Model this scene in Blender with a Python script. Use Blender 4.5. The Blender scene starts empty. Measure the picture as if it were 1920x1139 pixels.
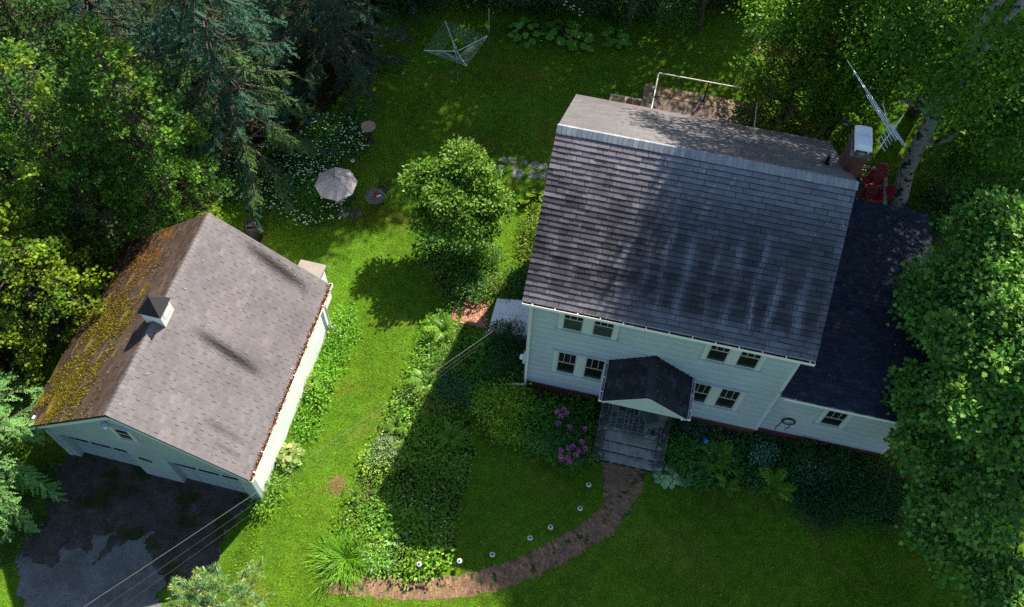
import bpy, math
import numpy as np
from math import sin, cos, pi, radians as R, atan2, hypot, sqrt
sc = bpy.context.scene
C = bpy.context.collection
# ------------------------------------------------------------------ camera, sky, sun, exposure
CAM = np.array([0, 0, 28.867]); TH = .5311; ROLL = .0498; FPX = 1715.5
_fw = np.array([0, sin(TH), -cos(TH)]); _u0 = np.array([0, cos(TH), sin(TH)]); _r0 = np.array([1., 0, 0])
RT = cos(ROLL)*_r0 + sin(ROLL)*_u0; UP = -sin(ROLL)*_r0 + cos(ROLL)*_u0
from mathutils import Matrix
cam = bpy.data.cameras.new('camera'); cam.sensor_width = 36; cam.lens = FPX/1920*36; cam.clip_end = 900; cam.clip_start = .5
co = bpy.data.objects.new('camera', cam); C.objects.link(co); sc.camera = co
co.matrix_world = Matrix([[RT[0], UP[0], -_fw[0], CAM[0]], [RT[1], UP[1], -_fw[1], CAM[1]], [RT[2], UP[2], -_fw[2], CAM[2]], [0, 0, 0, 1]])
SUN_AZ, SUN_EL = 57, 44.5
w = bpy.data.worlds.new('World'); sc.world = w; w.use_nodes = True
sky = w.node_tree.nodes.new('ShaderNodeTexSky'); sky.sky_type = 'NISHITA'; sky.sun_disc = False
sky.sun_elevation = R(SUN_EL); sky.sun_rotation = R(90-SUN_AZ)
bg = w.node_tree.nodes['Background']; bg.inputs[1].default_value = .082
w.node_tree.links.new(sky.outputs[0], bg.inputs[0])
sl = bpy.data.lights.new('sun', 'SUN'); sl.energy = 5.0; sl.angle = R(.53); sl.color = (1, .91, .76)
so = bpy.data.objects.new('sun', sl); C.objects.link(so)
SD = np.array([cos(R(SUN_EL))*cos(R(SUN_AZ)), cos(R(SUN_EL))*sin(R(SUN_AZ)), sin(R(SUN_EL))])
from mathutils import Vector
so.rotation_euler = Vector(SD).to_track_quat('Z', 'Y').to_euler()
so.location = (20, 30, 60)
sc.view_settings.view_transform = 'Standard'; sc.view_settings.look = 'None'
sc.view_settings.exposure = 1.2; sc.view_settings.gamma = 1
try:
    sc.cycles.use_denoising = False
    sc.cycles.max_bounces = 6; sc.cycles.transparent_max_bounces = 6
except Exception: pass

# ------------------------------------------------------------------ helpers: rays from the photograph to the ground
def ray(px, py): return _fw + RT*((px-960)/FPX) + UP*((569.5-py)/FPX)
def G(px, py, z=0.):
    d = ray(px, py); return CAM + d*((z-CAM[2])/d[2])
def proj(P):
    d = np.asarray(P, float) - CAM; z = d@_fw
    return 960+FPX*(d@RT)/z, 569.5-FPX*(d@UP)/z
def inpoly(x, y, poly):
    x = np.asarray(x); y = np.asarray(y); r = np.zeros(x.shape, bool); n = len(poly)
    for i in range(n):
        x1, y1 = poly[i]; x2, y2 = poly[(i+1) % n]
        if y1 == y2: continue
        r ^= ((y1 > y) != (y2 > y)) & (x < (x2-x1)*(y-y1)/(y2-y1)+x1)
    return r
def sm(x, a, b): t = np.clip((x-a)/(b-a), 0, 1); return t*t*(3-2*t)
HO = np.array([.551, 13.635, 0]); HPSI = -.18174
GO = np.array([-10.957, 9.571, 0]); GPSI = -.1970
def toloc(P, O, a):
    P = np.asarray(P, float)-O; c, s = cos(a), sin(a)
    return np.stack([P[..., 0]*c+P[..., 1]*s, -P[..., 0]*s+P[..., 1]*c, P[..., 2]], -1)
def toworld(P, O, a):
    P = np.asarray(P, float); c, s = cos(a), sin(a)
    return np.stack([P[..., 0]*c-P[..., 1]*s, P[..., 0]*s+P[..., 1]*c, P[..., 2]], -1)+O
def hgt(x, y):
    x = np.asarray(x, float); y = np.asarray(y, float)
    q = toloc(np.stack([x, y, 0*x], -1), GO, GPSI)
    d = -.42*sm(q[..., 0], 3.6, 2.7)*sm(q[..., 1], 1.6, .2)*sm(q[..., 0], -11, -6)
    return d + .025*np.sin(x*.9+1)*np.cos(y*.7)+.03*np.sin(x*.35)*np.sin(y*.31+.6) - .055
def Gt(px, py):
    z = 0.
    for _ in range(4):
        p = G(px, py, z); z = float(hgt(p[0], p[1]))
    return p

# ------------------------------------------------------------------ object helpers
def tag(o, label=None, cat=None, group=None, kind=None):
    for k_, v_ in (('label', label), ('category', cat), ('group', group), ('kind', kind)):
        if v_: o[k_] = v_
    return o
def empty(name, loc, rz=0, label=None, cat=None, group=None):
    o = bpy.data.objects.new(name, None); C.objects.link(o); o.empty_display_size = .3
    o.location = tuple(float(t) for t in loc); o.rotation_euler = (0, 0, rz); return tag(o, label, cat, group)
def npmesh(name, V, loops, sizes, mat, parent=None, col=None, smooth=False, mi=None):
    me = bpy.data.meshes.new(name); V = np.ascontiguousarray(V, np.float32)
    me.vertices.add(len(V)); me.vertices.foreach_set('co', V.ravel())
    me.loops.add(len(loops)); me.loops.foreach_set('vertex_index', np.ascontiguousarray(loops, np.int32))
    st = np.concatenate([[0], np.cumsum(sizes)[:-1]]).astype(np.int32)
    me.polygons.add(len(sizes)); me.polygons.foreach_set('loop_start', st)
    if smooth is not False:
        me.polygons.foreach_set('use_smooth', np.full(len(sizes), True) if smooth is True else np.asarray(smooth, bool))
    if col is not None:
        a = me.attributes.new('col', 'FLOAT_COLOR', 'FACE')
        c4 = np.ones((len(sizes), 4), np.float32); c4[:, :3] = col; a.data.foreach_set('color', c4.ravel())
    for m in (mat if isinstance(mat, (list, tuple)) else [mat]): me.materials.append(m)
    if mi is not None: me.polygons.foreach_set('material_index', np.ascontiguousarray(mi, np.int32))
    me.update(calc_edges=True)
    o = bpy.data.objects.new(name, me); C.objects.link(o)
    if parent: o.parent = parent
    return o

class MB:
    """collects boxes, tubes, sheets; build() links them as ONE mesh object"""
    def __init__(s): s.v = []; s.f = []; s.c = []; s.s = []; s.m = []
    def add(s, V, F, col=(1, 1, 1), smooth=False, mi=0):
        n = len(s.v); s.v += [tuple(map(float, p)) for p in V]
        for f in F: s.f.append([n+i for i in f]); s.c.append(col); s.s.append(smooth); s.m.append(mi)
        return s
    def box(s, lo, hi, col=(1, 1, 1), mi=0):
        (a, b, c), (d, e, f) = lo, hi
        return s.add([(a, b, c), (d, b, c), (d, e, c), (a, e, c), (a, b, f), (d, b, f), (d, e, f), (a, e, f)],
                     [(3, 2, 1, 0), (4, 5, 6, 7), (0, 1, 5, 4), (1, 2, 6, 5), (2, 3, 7, 6), (3, 0, 4, 7)], col, mi=mi)
    def bar(s, p, q, wd, ht, up=(0, 0, 1), col=(1, 1, 1), mi=0):
        p = np.array(p, float); q = np.array(q, float); d = q-p; d /= np.linalg.norm(d)
        x = np.cross(d, up); x /= np.linalg.norm(x); y = np.cross(x, d); x = x*wd/2; y = y*ht/2
        return s.add([p-x-y, p+x-y, p+x+y, p-x+y, q-x-y, q+x-y, q+x+y, q-x+y],
                     [(0, 1, 2, 3), (7, 6, 5, 4), (4, 5, 1, 0), (5, 6, 2, 1), (6, 7, 3, 2), (7, 4, 0, 3)], col, mi=mi)
    def tube(s, path, r, n=8, col=(1, 1, 1), caps=True, mi=0, smooth=True):
        path = np.array(path, float); k = len(path); r = np.broadcast_to(r, (k,)); V = []; F = []
        t = np.gradient(path, axis=0); t /= np.linalg.norm(t, axis=1)[:, None]+1e-12
        x = np.cross(t[0], (0, 0, 1.) if abs(t[0][2]) < .9 else (1., 0, 0)); x /= np.linalg.norm(x)
        for i in range(k):
            x = x - t[i]*(x@t[i]); x /= np.linalg.norm(x); y = np.cross(t[i], x)
            for j in range(n):
                a = 2*pi*j/n; V.append(path[i]+r[i]*(cos(a)*x+sin(a)*y))
        for i in range(k-1):
            for j in range(n): F.append((i*n+j, i*n+(j+1) % n, (i+1)*n+(j+1) % n, (i+1)*n+j))
        s.add(V, F, col, smooth, mi)
        if caps: s.add(V[:n], [tuple(range(n))[::-1]], col, False, mi); s.add(V[-n:], [tuple(range(n))], col, False, mi)
        return s
    def lathe(s, prof, c=(0, 0, 0), n=20, col=(1, 1, 1), mi=0, smooth=True):
        V = []; F = []
        for (r_, z_) in prof:
            for j in range(n): a = 2*pi*j/n; V.append((c[0]+r_*cos(a), c[1]+r_*sin(a), c[2]+z_))
        for i in range(len(prof)-1):
            for j in range(n): F.append((i*n+j, i*n+(j+1) % n, (i+1)*n+(j+1) % n, (i+1)*n+j))
        return s.add(V, F, col, smooth, mi)
    def build(s, name, mat, parent=None, smooth=None, loc=None):
        L = [i for f in s.f for i in f]
        o = npmesh(name, np.array(s.v), L, [len(f) for f in s.f], mat, parent, np.array(s.c), smooth if smooth is not None else s.s, s.m)
        if loc is not None: o.location = loc
        return o

def unit(v): return v/(np.linalg.norm(v, axis=-1, keepdims=True)+1e-9)
def rvec(rng, n): return unit(rng.normal(size=(n, 3)))
MAPLE = np.array([(0, 0), (.08, .22), (.02, .42), (.3, .36), (.42, .58), (.55, .3), (.8, .3), (1, 0), (.8, -.3), (.55, -.3), (.42, -.58), (.3, -.36), (.02, -.42), (.08, -.22)])
OVAL = np.array([(0, 0), (.3, .42), (.7, .36), (1, 0), (.7, -.36), (.3, -.42)])
class Fol:
    """leaf and needle meshes, many small faces, one object"""
    def __init__(s, seed=0): s.V = []; s.L = []; s.S = []; s.C = []; s.n = 0; s.rng = np.random.default_rng(seed)
    def polys(s, P, col):                     # P (n,k,3)
        n, k = P.shape[:2]
        s.V.append(P.reshape(-1, 3)); s.L.append(np.arange(n*k)+s.n); s.n += n*k
        s.S.append(np.full(n, k)); s.C.append(np.broadcast_to(col, (n, 3)))
    def rh(s, P, D, S, L, W, col, m=.42):
        L = np.broadcast_to(L, (len(P),))[:, None]; W = np.broadcast_to(W, (len(P),))[:, None]
        mid = P+D*L*m
        s.polys(np.stack([P, mid+S*W/2, P+D*L, mid-S*W/2], 1), col)
    def tri(s, P, D, S, L, W, col):
        L = np.broadcast_to(L, (len(P),))[:, None]; W = np.broadcast_to(W, (len(P),))[:, None]
        s.polys(np.stack([P-S*W/2, P+S*W/2, P+D*L], 1), col)
    def leaf(s, P, D, S, L, outline, col, cup=.12):
        L = np.broadcast_to(L, (len(P),))[:, None, None]
        N = np.cross(D, S)
        o = outline
        s.polys(P[:, None]+L*(o[None, :, :1]*D[:, None]+o[None, :, 1:2]*S[:, None]+(cup*(np.abs(o[None, :, 1:2])-o[None, :, :1]**2*.6))*N[:, None]), col)
    def blades(s, P, A, L, W, lean, droop, col, nseg=4):
        """arching strap leaves; A = heading angle, lean 0 upright..1 flat"""
        n = len(P); H = np.stack([np.cos(A), np.sin(A), 0*A], 1); S = np.stack([-np.sin(A), np.cos(A), 0*A], 1)
        L = np.broadcast_to(L, (n,)); W = np.broadcast_to(W, (n,)); lean = np.broadcast_to(lean, (n,)); droop = np.broadcast_to(droop, (n,))
        prev = None
        for i in range(nseg+1):
            t = i/nseg
            c = P+H*(L*(lean*t+.25*droop*t*t))[:, None]; c[:, 2] += L*((1-lean*.7)*t-droop*t*t)
            wd = (W*(1-t**2.2)*(.6+.8*t*(1-t)*1.5))[:, None]/2
            cur = (c-S*wd, c+S*wd)
            if prev is not None: s.polys(np.stack([prev[0], prev[1], cur[1], cur[0]], 1), col)
            prev = cur
    def build(s, name, mat, parent=None, loc=None):
        V = np.concatenate(s.V); 
        o = npmesh(name, V, np.concatenate(s.L), np.concatenate(s.S), mat, parent, np.concatenate(s.C))
        if loc is not None: o.location = tuple(float(t) for t in loc)
        return o
def vary(rng, n, cols, j=.18):
    """n colours picked from cols (list of rgb, or (rgb, weight)) with brightness jitter"""
    cs = np.array([c[0] if isinstance(c[0], tuple) else c for c in cols], float); cs[:, 0] *= np.where(cs[:, 1] > cs[:, 0]*1.1, .8, 1)
    wt = np.array([c[1] if isinstance(c[0], tuple) else 1 for c in cols], float); wt /= wt.sum()
    return 1.4*cs[rng.choice(len(cs), n, p=wt)]*np.exp(rng.normal(0, j, (n, 1)))

# ------------------------------------------------------------------ materials
def mat(name, base=(.5, .5, .5), rough=.7, spec=.3, noise=None, bump=None, attr=False, metal=0., second=None, coat=0):
    m = bpy.data.materials.new(name); m.use_nodes = True; nt = m.node_tree; N = nt.nodes; Lk = nt.links.new
    b = N['Principled BSDF']; b.inputs['Roughness'].default_value = rough; b.inputs['Metallic'].default_value = metal
    b.inputs['Specular IOR Level'].default_value = spec
    tc = N.new('ShaderNodeTexCoord')
    col = None
    if attr:
        a = N.new('ShaderNodeAttribute'); a.attribute_name = 'col'; mx = N.new('ShaderNodeMix'); mx.data_type = 'RGBA'; mx.blend_type = 'MULTIPLY'
        mx.inputs[0].default_value = 1; mx.inputs[6].default_value = (*base, 1); Lk(a.outputs['Color'], mx.inputs[7]); col = mx.outputs[2]
    else:
        rgb = N.new('ShaderNodeRGB'); rgb.outputs[0].default_value = (*base, 1); col = rgb.outputs[0]
    if second:                                    # (rgb, scale, low, high): patches of a second colour
        t = N.new('ShaderNodeTexNoise'); t.inputs['Scale'].default_value = second[1]; t.inputs['Detail'].default_value = 5; Lk(tc.outputs['Object'], t.inputs['Vector'])
        mr = N.new('ShaderNodeMapRange'); mr.inputs[1].default_value = second[2]; mr.inputs[2].default_value = second[3]; Lk(t.outputs[0], mr.inputs[0])
        mx = N.new('ShaderNodeMix'); mx.data_type = 'RGBA'; Lk(mr.outputs[0], mx.inputs[0]); Lk(col, mx.inputs[6]); mx.inputs[7].default_value = (*second[0], 1); col = mx.outputs[2]
    for (s_, a_) in (noise or []):
        t = N.new('ShaderNodeTexNoise'); t.inputs['Scale'].default_value = s_; t.inputs['Detail'].default_value = 4; Lk(tc.outputs['Object'], t.inputs['Vector'])
        mr = N.new('ShaderNodeMapRange'); mr.inputs[1].default_value = .25; mr.inputs[2].default_value = .75; mr.inputs[3].default_value = 1-a_; mr.inputs[4].default_value = 1+a_; Lk(t.outputs[0], mr.inputs[0])
        mx = N.new('ShaderNodeMix'); mx.data_type = 'RGBA'; mx.blend_type = 'MULTIPLY'; mx.inputs[0].default_value = 1
        Lk(col, mx.inputs[6]); Lk(mr.outputs[0], mx.inputs[7]); col = mx.outputs[2]
    Lk(col, b.inputs['Base Color'])
    if bump:
        t = N.new('ShaderNodeTexNoise'); t.inputs['Scale'].default_value = bump[0]; t.inputs['Detail'].default_value = 4; Lk(tc.outputs['Object'], t.inputs['Vector'])
        bp = N.new('ShaderNodeBump'); bp.inputs['Strength'].default_value = bump[1]; bp.inputs['Distance'].default_value = .02; Lk(t.outputs[0], bp.inputs['Height']); Lk(bp.outputs[0], b.inputs['Normal'])
    return m
def folmat(name, trans=.3, rough=.5, spec=.25):
    m = bpy.data.materials.new(name); m.use_nodes = True; nt = m.node_tree; N = nt.nodes; Lk = nt.links.new
    b = N['Principled BSDF']; b.inputs['Roughness'].default_value = rough; b.inputs['Specular IOR Level'].default_value = spec
    a = N.new('ShaderNodeAttribute'); a.attribute_name = 'col'; Lk(a.outputs['Color'], b.inputs['Base Color'])
    t = N.new('ShaderNodeBsdfTranslucent')
    mx = N.new('ShaderNodeMix'); mx.data_type = 'RGBA'; mx.blend_type = 'MULTIPLY'; mx.inputs[0].default_value = 1; Lk(a.outputs['Color'], mx.inputs[6]); mx.inputs[7].default_value = (1.25, 1.3, .45, 1)
    Lk(mx.outputs[2], t.inputs[0]); ms = N.new('ShaderNodeMixShader'); ms.inputs[0].default_value = trans
    Lk(b.outputs[0], ms.inputs[1]); Lk(t.outputs[0], ms.inputs[2]); Lk(ms.outputs[0], N['Material Output'].inputs[0])
    return m
def brickmat(name, c1, c2, mortar, scale=1., rot=False):
    m = mat(name, rough=.85, bump=(60, .2)); N = m.node_tree.nodes; Lk = m.node_tree.links.new
    tc = N.new('ShaderNodeTexCoord'); b = N.new('ShaderNodeTexBrick')
    mp = N.new('ShaderNodeMapping'); mp.inputs['Rotation'].default_value = (pi/2, 0, 0)
    g = N.new('ShaderNodeNewGeometry'); sp = N.new('ShaderNodeSeparateXYZ'); Lk(tc.outputs['Object'], sp.inputs[0])
    ad = N.new('ShaderNodeMath'); ad.operation = 'ADD'; Lk(sp.outputs[0], ad.inputs[0]); Lk(sp.outputs[1], ad.inputs[1])
    cb = N.new('ShaderNodeCombineXYZ'); Lk(ad.outputs[0], cb.inputs[0]); Lk(sp.outputs[2], cb.inputs[1]); Lk(cb.outputs[0], b.inputs['Vector'])
    b.inputs['Color1'].default_value = (*c1, 1); b.inputs['Color2'].default_value = (*c2, 1); b.inputs['Mortar'].default_value = (*mortar, 1)
    b.inputs['Scale'].default_value = scale; b.inputs['Brick Width'].default_value = .2; b.inputs['Row Height'].default_value = .07; b.inputs['Mortar Size'].default_value = .007
    n = N.new('ShaderNodeTexNoise'); n.inputs['Scale'].default_value = 9; Lk(tc.outputs['Object'], n.inputs['Vector'])
    mx = N.new('ShaderNodeMix'); mx.data_type = 'RGBA'; mx.blend_type = 'MULTIPLY'; mx.inputs[0].default_value = .6; Lk(b.outputs[0], mx.inputs[6]); Lk(n.outputs[0], mx.inputs[7])
    Lk(mx.outputs[2], N['Principled BSDF'].inputs['Base Color']); return m

FOL = folmat('foliage'); NEED = folmat('needles', .18, .6, .2); GRASSM = folmat('grass_blades', .35, .55, .2)
M_white = mat('white_paint', (.76, .77, .74), .55, noise=[(1.1, .06), (9, .05)])
M_siding = mat('painted_clapboard', (.43, .51, .53), .6, noise=[(.7, .1), (5, .06), (14, .05)], attr=True)
M_trim = mat('painted_trim', (.52, .58, .58), .5, noise=[(5, .05)])
M_gutter = mat('white_aluminium', (.82, .8, .76), .4, noise=[(6, .06)])
M_dark = mat('dark_opening', (.01, .011, .012), .6)
M_debris = mat('gutter_debris', (.06, .022, .012), .95, noise=[(14, .6)], second=((.2, .07, .02), 7, .5, .65))
M_pane = mat('window_glass', (.012, .014, .016), .06, .6, noise=[(2, .3)])
M_sash = mat('sash_paint', (.45, .42, .39), .55)
M_curtain = mat('curtain_cloth', (.03, .05, .035), .9, noise=[(16, .5)])
M_roofslab = mat('roof_underlay', (.018, .018, .02), .9)
M_shingle = mat('asphalt_shingle', (1, 1, 1), .85, .25, noise=[(45, .28), (3, .12)], attr=True, bump=(120, .3))
M_brick = brickmat('red_brick', (.26, .07, .05), (.16, .05, .04), (.13, .11, .1))
M_conc = mat('weathered_concrete', (.11, .11, .105), .95, attr=True, noise=[(3, .35), (22, .3)], bump=(40, .3), second=((.28, .28, .27), 4.5, .53, .64))
M_concp = mat('pale_concrete', (.33, .34, .33), .95, noise=[(3, .25), (30, .2)], bump=(40, .3))
M_iron = mat('black_iron', (.012, .013, .013), .45, .5, noise=[(20, .3)])
M_galv = mat('galvanised_metal', (.62, .64, .66), .32, .5, metal=.85, noise=[(7, .15)])
M_alu = mat('aluminium_rod', (.72, .78, .82), .35, .5, metal=.3)
M_bulk = mat('white_metal_door', (.74, .78, .8), .45, noise=[(3, .08)])
M_bark = mat('grey_brown_bark', (.085, .07, .055), .95, noise=[(6, .4), (25, .3)], bump=(18, .8))
M_birch = mat('birch_bark', (.27, .27, .26), .85, noise=[(9, .3)], bump=(14, .4), second=((.035, .035, .035), 4.2, .53, .62))
M_soil = mat('dark_soil', (.022, .016, .01), 1, noise=[(8, .4)])
M_plastic = mat('red_plastic', (.3, .012, .03), .4, .5)
M_wood = mat('weathered_wood', (.16, .12, .09), .9, noise=[(4, .3), (30, .2)], attr=True)

# ------------------------------------------------------------------ px outlines of ground areas
DRIVE = [(135, 838), (470, 900), (500, 938), (446, 956), (422, 994), (410, 1046), (380, 1100), (300, 1112), (296, 1200), (40, 1200), (36, 1139), (26, 1065), (30, 1035), (78, 985), (84, 928)]
PATH = [((1172, 866), .9), ((1168, 905), .8), ((1158, 948), .52), ((1130, 985), .46), ((1085, 1013), .43), ((1040, 1040), .43), ((985, 1066), .43), ((925, 1086), .43), ((870, 1099), .41), ((800, 1105), .4), ((735, 1103), .38), ((680, 1098), .36), ((615, 1097), .28)]
BED_LONG = [(812, 592), (862, 618), (905, 645), (862, 690), (845, 780), (880, 830), (872, 890), (846, 960), (838, 1055), (790, 1083), (700, 1082), (690, 1040), (640, 985), (655, 940), (692, 860), (742, 770), (772, 700), (790, 650)]
BED_GAR = [(628, 600), (655, 580), (672, 620), (615, 730), (565, 860), (515, 950), (478, 968), (480, 935), (540, 840), (600, 700)]
BED_HL = [(930, 630), (985, 640), (985, 720), (1125, 762), (1118, 868), (1060, 870), (990, 838), (930, 815), (882, 770), (872, 700), (898, 668)]
BED_HR = [(1250, 790), (1430, 825), (1655, 868), (1745, 960), (1660, 990), (1500, 965), (1385, 912), (1290, 905), (1228, 885)]
BED_MID = [(800, 440), (880, 430), (925, 470), (930, 540), (872, 568), (845, 590), (822, 540), (790, 490)]
BED_SIDE = [(985, 420), (1010, 350), (1040, 350), (1000, 580), (925, 575), (930, 540), (965, 500)]
BED_UMB = [(380, 385), (400, 300), (545, 270), (600, 225), (690, 212), (692, 285), (640, 305), (662, 330), (645, 420), (560, 432), (480, 400)]

# ------------------------------------------------------------------ ground
def ground():
    m = mat('lawn_ground', (.06, .14, .008), 1, .1, noise=[(.35, .3), (2.5, .3), (22, .4)], second=((.12, .12, .02), .55, .54, .74))
    a = np.concatenate([[-260, -120, -70], np.arange(-40, 40.01, .3), [70, 120, 260]])
    b = np.concatenate([[-200, -90, -30], np.arange(-4, 50.01, .3), [70, 120, 300]])
    X, Y = np.meshgrid(a, b, indexing='ij'); Z = hgt(X, Y)
    n, k = X.shape; i = np.arange(n*k).reshape(n, k)
    Q = np.stack([i[:-1, :-1], i[1:, :-1], i[1:, 1:], i[:-1, 1:]], -1).reshape(-1, 4)
    o = npmesh('ground', np.stack([X, Y, Z], -1).reshape(-1, 3), Q.ravel(), np.full(len(Q), 4), m, smooth=True); tag(o, kind='structure')
ground()
def sheet(name, poly, m, lift, cell=.12, jit=.35, seed=3, grow=0):
    """irregular ground patch inside a photographed outline"""
    P = np.array([Gt(*q)[:2] for q in poly]); lo = P.min(0)-.3; hi = P.max(0)+.3
    X, Y = np.meshgrid(np.arange(lo[0], hi[0], cell), np.arange(lo[1], hi[1], cell), indexing='ij')
    rng = np.random.default_rng(seed)
    nz = (np.sin(X*5.1+Y*2)+np.sin(Y*6.3-X*3.1)+np.sin(X*11+Y*9))*.06
    inside = inpoly(X+nz, Y+nz[::-1], P)
    X = X+rng.uniform(-jit, jit, X.shape)*cell; Y = Y+rng.uniform(-jit, jit, X.shape)*cell
    n, k = X.shape; i = np.arange(n*k).reshape(n, k)
    Q = np.stack([i[:-1, :-1], i[1:, :-1], i[1:, 1:], i[:-1, 1:]], -1)[inside[:-1, :-1]]
    o = npmesh(name, np.stack([X, Y, hgt(X, Y)+lift], -1).reshape(-1, 3), Q.ravel(), np.full(len(Q), 4), m, smooth=True)
    return tag(o, kind='structure')
M_drive = mat('old_asphalt', (.135, .14, .145), .95, .2, noise=[(1.3, .15), (6, .15), (40, .5)], bump=(60, .5), second=((.105, .104, .103), 1.6, .45, .6))
sheet('driveway', DRIVE, M_drive, .03)
DEBRIS = [(40, 1048), (95, 1062), (112, 1040), (150, 1032), (188, 1006), (216, 1000), (186, 1040), (166, 1062), (206, 1040), (250, 1006), (282, 1002), (276, 1040), (292, 1066), (310, 1112), (380, 1100), (410, 1046), (422, 994), (446, 956), (500, 938), (470, 900), (135, 838), (84, 928), (78, 985), (30, 1035)]
sheet('driveway_dirt', DEBRIS, mat('dirt_and_gravel', (.065, .056, .053), 1, .15, noise=[(3, .4), (18, .5), (60, .5)], bump=(70, .8), second=((.03, .04, .014), 1.1, .52, .6)), .036, .07, .45)
for b_, nm in ((BED_LONG, 'flower_bed_soil'), (BED_HL, 'flower_bed_soil'), (BED_HR, 'flower_bed_soil'), (BED_MID, 'flower_bed_soil')):
    sheet(nm, b_, M_soil, .006, .2)

FLOOR = [(-300, -250), (760, -250), (712, 20), (690, 120), (620, 200), (560, 255), (460, 300), (410, 390), (390, 400), (225, 440), (60, 720), (-100, 900), (-300, 900)]
sheet('forest_floor', FLOOR, mat('needle_litter', (.022, .02, .01), 1, .1, noise=[(3, .4), (20, .4)], second=((.02, .04, .01), 1.2, .5, .62)), .01, .22)
def pathline(n=120):
    P = np.array([Gt(*q)[:2] for q, _ in PATH]); Wd = np.array([w_*.82 for _, w_ in PATH])
    s = np.concatenate([[0], np.cumsum(np.hypot(*np.diff(P, axis=0).T))]); t = np.arange(0, s[-1], .088)
    c = np.stack([np.interp(t, s, P[:, 0]), np.interp(t, s, P[:, 1])], 1)
    for _ in range(6): c[1:-1] = (c[:-2]+2*c[1:-1]+c[2:])/4
    return c, np.interp(t, s, Wd)
PC, PW = pathline()
def brick_path():
    rng = np.random.default_rng(5)
    T = np.gradient(PC, axis=0); T /= np.hypot(*T.T)[:, None]; Nn = np.stack([-T[:, 1], T[:, 0]], 1)
    # sand bed
    wv = PW*1.04+.05*np.sin(np.arange(len(PC))*.8); A = PC-Nn*wv[:, None]; B = PC+Nn*wv[:, None]
    V = np.concatenate([np.c_[A, hgt(*A.T)+.005], np.c_[B, hgt(*B.T)+.005]]); n = len(PC); i = np.arange(n-1)
    Q = np.stack([i, i+1, n+i+1, n+i], 1)
    m = mat('path_sand', (.17, .12, .065), 1, noise=[(5, .4), (30, .3)], second=((.03, .055, .012), 2.2, .5, .62))
    o = npmesh('brick_path', V, Q.ravel(), np.full(n-1, 4), m); tag(o, kind='structure')
    mb = MB(); 
    for j in range(n):
        k = int(PW[j]*2/.175); off = (j % 2)*.085
        for q in range(-k//2, k//2+1):
            if rng.random() < .22: continue
            u = q*.175+off+rng.normal(0, .008)
            if abs(u) > PW[j]: continue
            c = PC[j]+Nn[j]*u; h = float(hgt(*c)); a = rng.normal(0, .05); t = T[j]*cos(a)+Nn[j]*sin(a); nn = np.array([-t[1], t[0]])
            z = rng.normal(.012, .005)
            col = np.array([(.235, .13, .08), (.21, .12, .075), (.25, .145, .09), (.19, .108, .072)][rng.integers(4)])*np.exp(rng.normal(0, .1))
            V4 = [(*(c+t*sx*.041+nn*sy*.083), h+zz+rng.normal(0, .002)) for zz in (0, z) for sx, sy in ((-1, -1), (1, -1), (1, 1), (-1, 1))]
            mb.add(V4, [(4, 5, 6, 7), (0, 1, 5, 4), (1, 2, 6, 5), (2, 3, 7, 6), (3, 0, 4, 7)], tuple(col))
    tag(mb.build('path_bricks', mat('path_brick', (1, 1, 1), .9, attr=True, noise=[(12, .3)])), kind='structure')
brick_path()
def brick_patio(name, quad, rows, cols, seed):
    rng = np.random.default_rng(seed); q = np.array([Gt(*t) for t in quad]); mb = MB()
    for i in range(rows):
        for j in range(cols):
            g = .06
            def pt(a, b): 
                p = (q[0]*(1-a)+q[1]*a)*(1-b)+(q[3]*(1-a)+q[2]*a)*b; return p
            st = .5*(i % 2)
            a0, a1 = max(0, (j-st+g/2)/cols), min(1, (j-st+1-g/2)/cols); b0, b1 = (i+g)/rows, (i+1-g)/rows
            if a1-a0 < .02: continue
            z = .03+rng.normal(0, .004)
            P4 = [pt(a0, b0), pt(a1, b0), pt(a1, b1), pt(a0, b1)]
            V = [p+np.array([0, 0, 0]) for p in P4]+[p+np.array([0, 0, z+rng.normal(0, .002)]) for p in P4]
            col = np.array([(.36, .17, .11), (.3, .13, .09), (.42, .22, .15)][rng.integers(3)])*np.exp(rng.normal(0, .12))
            mb.add(V, [(4, 5, 6, 7), (0, 1, 5, 4), (1, 2, 6, 5), (2, 3, 7, 6), (3, 0, 4, 7)], tuple(col))
    tag(mb.build(name, mat('patio_brick', (1, 1, 1), .9, attr=True, noise=[(14, .25)])), kind='structure')
brick_patio('brick_patio', [(871, 562), (918, 569), (914, 618), (862, 606)], 13, 6, 1)
brick_patio('brick_patio', [(852, 562), (866, 565), (857, 604), (846, 600)], 11, 2, 2)

# ------------------------------------------------------------------ building helpers (local frames)
def siding(mb, O, U, Nn, z0, z1, span, e=.115):
    O = np.array(O, float); U = np.array(U, float); Nn = np.array(Nn, float); z = z0
    while z < z1-.01:
        t = min(z+e, z1); (a0, b0), (a1, b1) = span(z), span(t); 
        if b0-a0 > .02:
            P = lambda a, zz, o: O+U*a+Nn*o+np.array([0, 0, zz])
            V = [P(a0, z, .03), P(b0, z, .03), P(max(b1, a1), t, .003), P(a1, t, .003), P(a0, z, 0), P(b0, z, 0)]
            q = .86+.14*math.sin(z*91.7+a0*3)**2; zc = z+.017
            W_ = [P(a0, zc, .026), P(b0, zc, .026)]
            mb.add([V[0], V[1], W_[1], W_[0]], [(0, 1, 2, 3)], (q*.7,)*3); mb.add([W_[0], W_[1], V[2], V[3]], [(0, 1, 2, 3)], (q,)*3); mb.add([V[4], V[5], V[1], V[0]], [(0, 1, 2, 3)], (.5,)*3)  # darker lower strip paints the shadow line between boards
        z += e
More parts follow.
